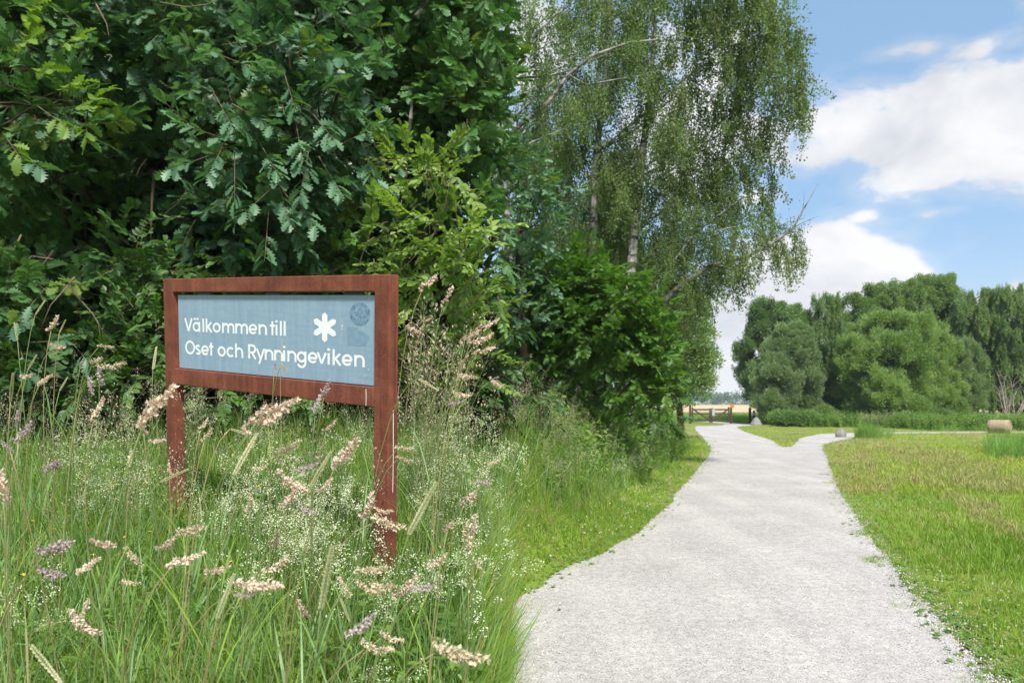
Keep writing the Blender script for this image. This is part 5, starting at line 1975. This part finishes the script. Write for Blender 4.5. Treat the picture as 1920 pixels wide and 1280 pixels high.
def head_spike(L, n, w=.04):
    mb = MB()
    v, f = leaf_simple(.28)
    for i in range(n):
        t = i / n
        a = i * 2.4
        r_ = w * L * (1 - .75 * abs(2 * t - .8)) * .6
        q = np.array([t * L, r_ * math.cos(a), r_ * math.sin(a)])
        d = np.array([1.4, math.cos(a) * .7, math.sin(a) * .7])
        e = euler_from_dir(d[None], np.array([a]))[0]
        mb.add(xf(v, e, q, L * .075), f)
    return mb


HEADS = {
    'p': [head_lumpy(.075, 46).mesh('seed_head', M['head_p']) for _ in range(5)],
    'g': [head_lumpy(.06, 46, 1.25).mesh('seed_head', M['head_g']) for _ in range(3)],
    'w': [head_lumpy(.075, 44).mesh('seed_head', leafmat('seed_head_cream', (.50, .42, .28), (.74, .66, .48), .25, .8, 14, tcol=(1.1, 1, .8), spec=.2)) for _ in range(2)],
    's': [head_spike(.11, 110).mesh('seed_head', M['head_s']) for _ in range(2)],
    'c': [head_lumpy(.10, 30, .6).mesh('seed_head', M['head_p']) for _ in range(2)],
}
# (px, py, distance, kind, direction of head in degrees)
ST = [(33, 784, 2.2, 'g', 80), (47, 809, 2.1, 'g', 70), (12, 837, 2.0, 'g', 120), (100, 874, 2.2, 'g', 35), (4, 914, 1.9, 'p', 90), (108, 1028, 1.8, 'g', 25), (195, 1020, 1.9, 'p', 0), (167, 1060, 1.9, 'p', 40), (97, 1077, 2.0, 'g', 0),
      (250, 1046, 2.3, 'w', -50), (246, 1093, 2.4, 'w', 0), (162, 1138, 2.4, 'p', 80), (140, 1154, 2.3, 'p', -20), (156, 1176, 2.2, 'p', -30), (85, 1243, 1.8, 's', -40), (317, 878, 3.1, 'w', 95), (325, 892, 2.9, 's', 25), (266, 797, 2.6, 'p', 95),
      (296, 827, 2.5, 'p', 10), (382, 797, 2.5, 'c', 62), (451, 809, 2.2, 's', -15), (459, 853, 1.9, 's', 65), (487, 878, 2.4, 'w', 15), (469, 943, 2.3, 'w', 80), (359, 996, 2.2, 'w', 20), (313, 1020, 2.1, 'p', 40),
      (349, 1050, 1.9, 'p', 25), (410, 1069, 2.0, 'p', 20), (422, 1120, 1.5, 's', 72), (459, 1117, 1.6, 'g', 10), (487, 1098, 1.6, 'p', 0), (244, 860, 2.8, 'w', 90), (505, 784, 1.9, 'c', 35), (543, 841, 2.0, 'w', 40), (649, 849, 1.95, 'p', 48),
      (576, 878, 1.9, 'g', 25), (600, 882, 1.9, 's', 60), (547, 906, 2.2, 'p', -30), (612, 910, 2.1, 'p', 50), (759, 841, 2.5, 'w', 5), (759, 862, 2.5, 'w', -10), (929, 866, 2.3, 'w', 30), (907, 906, 2.6, 'g', 0), (880, 935, 2.4, 'p', 50),
      (791, 955, 1.7, 's', 62), (844, 987, 2.2, 'p', 60), (889, 981, 2.3, 'p', 85), (876, 1008, 2.3, 'w', 90), (824, 1052, 2.3, 'p', 42), (897, 1061, 2.6, 'w', -40), (694, 947, 2.4, 'p', 75), (722, 959, 2.3, 'w', 10), (730, 983, 2.2, 'w', -8),
      (519, 1012, 2.2, 'p', 78), (523, 1060, 2.1, 'p', 45), (495, 1099, 1.8, 'p', 0), (698, 1069, 1.9, 'w', 10), (718, 1101, 1.9, 'w', 15), (690, 1105, 1.9, 'w', -20), (797, 1103, 1.7, 'g', 20), (681, 1174, 1.6, 'g', 45),
      (645, 1101, 2.2, 'w', -50), (647, 1142, 2.2, 's', -70), (763, 1101, 2.3, 'p', 50), (734, 1197, 1.9, 'w', -15), (708, 1217, 1.9, 'w', 0), (872, 1229, 1.6, 'w', 0), (850, 1229, 1.6, 'w', -10), (568, 1144, 2.3, 'p', -50), (547, 935, 2.2, 'p', 60),
      (576, 959, 2.2, 'g', -15), (470, 945, 2.5, 'p', 80), (612, 1085, 1.45, 's', 78), (102, 607, 3.0, 'p', 68), (117, 612, 3.0, 's', 68), (75, 577, 3.3, 's', 65), (30, 622, 3.1, 's', 100), (109, 651, 3.0, 'p', 0), (51, 706, 2.5, 'p', 20),
      (119, 720, 2.9, 's', 62), (170, 725, 2.9, 'g', -60), (186, 704, 3.1, 'g', 90), (198, 650, 3.2, 'p', 0), (182, 677, 3.1, 'p', 25), (211, 687, 3.2, 'w', 20), (290, 672, 3.4, 's', 90), (184, 767, 2.7, 'c', 75), (22, 727, 2.2, 's', 70),
      (85, 712, 2.9, 'p', 45), (154, 679, 3.3, 'g', 60), (302, 752, 1.85, 'p', 40), (285, 773, 1.85, 'p', 60), (805, 530, 3.6, 'c', 50), (839, 557, 3.5, 'c', 60), (802, 600, 3.7, 'p', 30), (880, 632, 3.1, 'c', 35), (915, 610, 3.2, 'c', 30),
      (905, 638, 3.2, 'p', 30), (910, 657, 3.2, 'c', 25), (877, 707, 2.5, 'p', 0), (802, 720, 3.0, 's', -30), (777, 620, 3.4, 'p', -20), (855, 757, 3.2, 'g', 20), (867, 742, 3.2, 'p', 0), (612, 730, 2.6, 'g', 70), (595, 757, 2.5, 'g', 80),
      (522, 765, 1.9, 'p', 25), (515, 690, 3.3, 'g', 85), (533, 690, 3.3, 'w', -50), (528, 650, 3.2, 's', 85), (930, 720, 3.2, 'p', -20), (60, 680, 3.0, 's', 60), (390, 815, 2.6, 'w', 60), (620, 800, 2.8, 'p', 50)]
SPECIAL = {(302, 752): 'large pink seed head crossing the left post just under the lower rail', (522, 765): 'bent pink seed head in front of the lower rail', (872, 1229): 'pale blurred seed head at the bottom right of the meadow', (797, 1103): 'round purplish grey seed head close to the viewer right of the right post',
           (681, 1174): 'round purplish grey seed head close to the viewer left of the right post', (877, 707): 'drooping cream seed head right of the sign above the white flowers', (612, 730): 'purplish seed head standing before the lower rail near its right end',
           (102, 607): 'pink seed head, highest in the grass at the left edge', (649, 849): 'upright pink seed head left of the right post', (422, 1120): 'long pale blurred seed spike near the bottom, left of the middle', (33, 784): 'dark blurred seed head at the left edge of the meadow'}
KN = {'p': ('pink lumpy seed head on a thin stalk in the meadow by the sign', 'pink cocksfoot stalks'), 'g': ('purplish grey seed head on a thin stalk in the meadow by the sign', 'greyish cocksfoot stalks'),
      'w': ('cream coloured seed head on a thin stalk in the meadow by the sign', 'cream cocksfoot stalks'), 's': ('slim pale green seed spike on a thin stalk in the meadow by the sign', 'slim seed spikes'),
      'c': ('long loose pinkish seed head on a stalk in the meadow by the sign', 'loose cocksfoot stalks')}
def where(px, py):
    h = ('at the left edge' if px < 100 else 'left of the left post' if px < 300 else 'before the left post' if px < 350 else 'just right of the left post' if px < 450 else 'midway between the posts' if px < 560
         else 'left of the right post' if px < 690 else 'before the right post' if px < 755 else 'right of the right post' if px < 860 else 'far right of the sign')
    v = 'above the lower rail' if py < 690 else 'level with the lower rail' if py < 790 else 'just below the rail' if py < 880 else 'at half height' if py < 980 else 'low down' if py < 1090 else 'near the bottom'
    return h, v


KW = {'p': 'pink lumpy seed head', 'g': 'purplish grey seed head', 'w': 'cream seed head', 's': 'slim pale seed spike', 'c': 'long loose pinkish seed head'}
for i, (px, py, Y, k, ang) in enumerate(ST):
    c = P(px, py, Y)
    a = R(ang)
    hl = {'p': .075, 'g': .06, 'w': .075, 's': .11, 'c': .10}[k]
    s_ = random.choice([.55, .7, .8, .95, 1.15]) * random.uniform(.92, 1.08) * (1.1 if Y < 2.0 else 1.0)
    if (px, py) in ((302, 752), (505, 784), (872, 1229), (649, 849)):
        s_ = 1.3
    if (px, py) in ((528, 650), (515, 690), (533, 690)):
        s_ *= .55
    hd = np.array([math.cos(a), random.uniform(-.4, .4), math.sin(a)])
    hd /= np.linalg.norm(hd)
    start = c - hd * hl * .5 * s_
    lean = (-hd[0]) * random.uniform(.10, .32) + random.uniform(-.05, .05)
    bx, by = start[0] + lean, Y + random.uniform(-.1, .25)
    if bx > -.04:
        bx = -.06
    bz = gz(bx, by) - .02
    root = empty('grass_stalk', (bx, by, bz))
    lab, grp = KN[k]
    h_, v_ = where(px, py)
    an = ((ang + 180) % 360) - 180
    ln = 'hanging' if an < -35 else 'upright' if 65 <= an <= 115 else 'level' if abs(an) < 16 else 'slanting'
    lab = '%s %s, %s %s' % (ln, KW[k], v_, h_)
    tag(root, SPECIAL.get((px, py), lab), 'grass stalk', None if (px, py) in SPECIAL else grp)
    L = np.array([bx, by, bz])
    pts = []
    ctrl = start - hd * .22 * s_ - np.array([0, 0, .12])
    for t in np.linspace(0, 1, 9):
        pts.append((1 - t) ** 2 * L + 2 * t * (1 - t) * ctrl + t * t * start - L)
    mb = MB()
    mb.tube(pts, np.linspace(.0022, .0012, 9), 5)
    mb.build('stem', M['stem'] if random.random() < .6 else M['straw'], root, True)
    me = random.choice(HEADS[k])
    o = bpy.data.objects.new('seed_head', me)
    link(o, root)
    o.location = start - L
    o.rotation_euler = tuple(euler_from_dir(hd[None], np.array([random.uniform(-.5, .5)]))[0])
    o.scale = (s_, s_, s_)
    for j in range(2):
        mb = MB()
        q = pts[random.randint(1, 4)]
        blade_into(mb, q, random.uniform(.2, .4), .006, random.uniform(0, 6.28) if bx < -.3 else random.uniform(2, 4.2), random.uniform(.3, .7), random.uniform(.5, 1.5))
        mb.build('leaf_blade', M['grass_blue'] if random.random() < .5 else M['grass'], root)

# broad blades and leafy plants close to the camera, bottom left
for (px, py, Y, az, L_, w) in [(270, 1040, 1.7, 2.6, .55, .014), (310, 1060, 1.8, -.6, .5, .013), (240, 1180, 1.7, 1.3, .5, .012), (600, 1230, 1.5, .9, .45, .015), (560, 1200, 1.7, 2.2, .42, .012), (700, 1130, 1.8, .4, .5, .012), (380, 1150, 1.8, .5, .5, .012),
                              (480, 1200, 1.6, .9, .45, .013), (860, 1100, 2.1, .9, .5, .011), (140, 1100, 1.9, 2.4, .5, .012), (60, 1180, 1.8, 1.2, .5, .012), (420, 1000, 2.3, 1.0, .5, .012), (900, 1200, 1.9, 1.9, .45, .010)]:
    c = P(px, py, Y)
    z0 = gz(c[0], Y)
    root = empty('grass_blade', (c[0], Y, z0))
    mb = MB()
    for j in range(3):
        blade_into(mb, (random.uniform(-.02, .02), random.uniform(-.02, .02), 0), L_ * random.uniform(.8, 1.15), w, az + random.uniform(-.5, .5), random.uniform(.1, .35), random.uniform(.3, 1.1), 0, 8)
    C.objects.unlink(root)
    bpy.data.objects.remove(root)
    o = mb.build('broad_grass', M['grass_blue'], None)
    o.location = (c[0], Y, z0)
    tag(o, 'tuft of broad bluish grass blades close to the viewer', 'grass', 'broad bladed grass tufts')


def leafy_plant(px, py, Y, h, nl, ls, w, mat, label, narrow=.16):
    c = P(px, py, Y)
    z0 = gz(c[0], Y)
    root = empty('leafy_plant', (c[0], Y, z0), random.uniform(0, 6))
    tag(root, label, 'plant')
    mb = MB()
    pts = [(0, 0, 0), (.01, .01, h * .5), (.03, 0, h)]
    mb.tube(pts, [.004, .003, .002], 5)
    mb.build('stem', M['stem'], root)
    lm = []
    for i in range(3):
        v, f = leaf_oval(narrow, random.uniform(.2, .5))
        m2 = MB()
        m2.add(v, f)
        lm.append(m2.mesh('leaf', mat))
    for i in range(nl):
        t = .15 + .85 * i / nl
        o = bpy.data.objects.new('leaf', random.choice(lm))
        o.location = (.03 * t, 0, h * t)
        o.rotation_euler = (random.uniform(-.3, .3), random.uniform(-.7, -.1), i * 2.4)
        s_ = ls * (1.15 - .6 * t)
        o.scale = (s_, s_, s_)
        link(o, root)


leafy_plant(90, 1100, 2.3, .48, 18, .12, .1, M['lime'], 'upright plant with narrow yellow green leaves at the lower left')
leafy_plant(210, 1180, 2.3, .34, 9, .15, .1, M['shrub'], 'plant with broad green leaves between the grass blades at the lower left', .30)
leafy_plant(20, 1190, 2.1, .30, 12, .10, .1, M['lime'], 'small leafy plant at the bottom left corner')
leafy_plant(870, 1130, 2.5, .42, 12, .12, .1, M['shrub'], 'plant with jagged green leaves right of the right post', .26)
leafy_plant(865, 620, 4.2, .95, 22, .14, .1, M['grass_blue'], 'tall grey green plant with narrow leaves right of the sign', .14)
leafy_plant(215, 735, 4.6, .62, 20, .12, .1, M['lime'], 'leafy yellow green plant in front of the dark hedge left of the sign', .16)

# ------------------------------------------------------------------ air
mb = MB()
mb.box((-560, -40, -1.0), (1000, 760, 25.0))
hm = bpy.data.materials.new('pale_air')
hm.use_nodes = True
ht = NT(hm.node_tree)
ht.n.clear()
ho = ht.new('ShaderNodeOutputMaterial')
pv = ht.new('ShaderNodeVolumePrincipled')
pv.inputs['Color'].default_value = (.80, .88, 1.0, 1)
pv.inputs['Density'].default_value = .0003
ht.link(pv.outputs[0], ho.inputs['Volume'])
hz = mb.build('haze', hm)
tag(hz, 'thin pale air over the whole place', 'haze', kind='stuff')
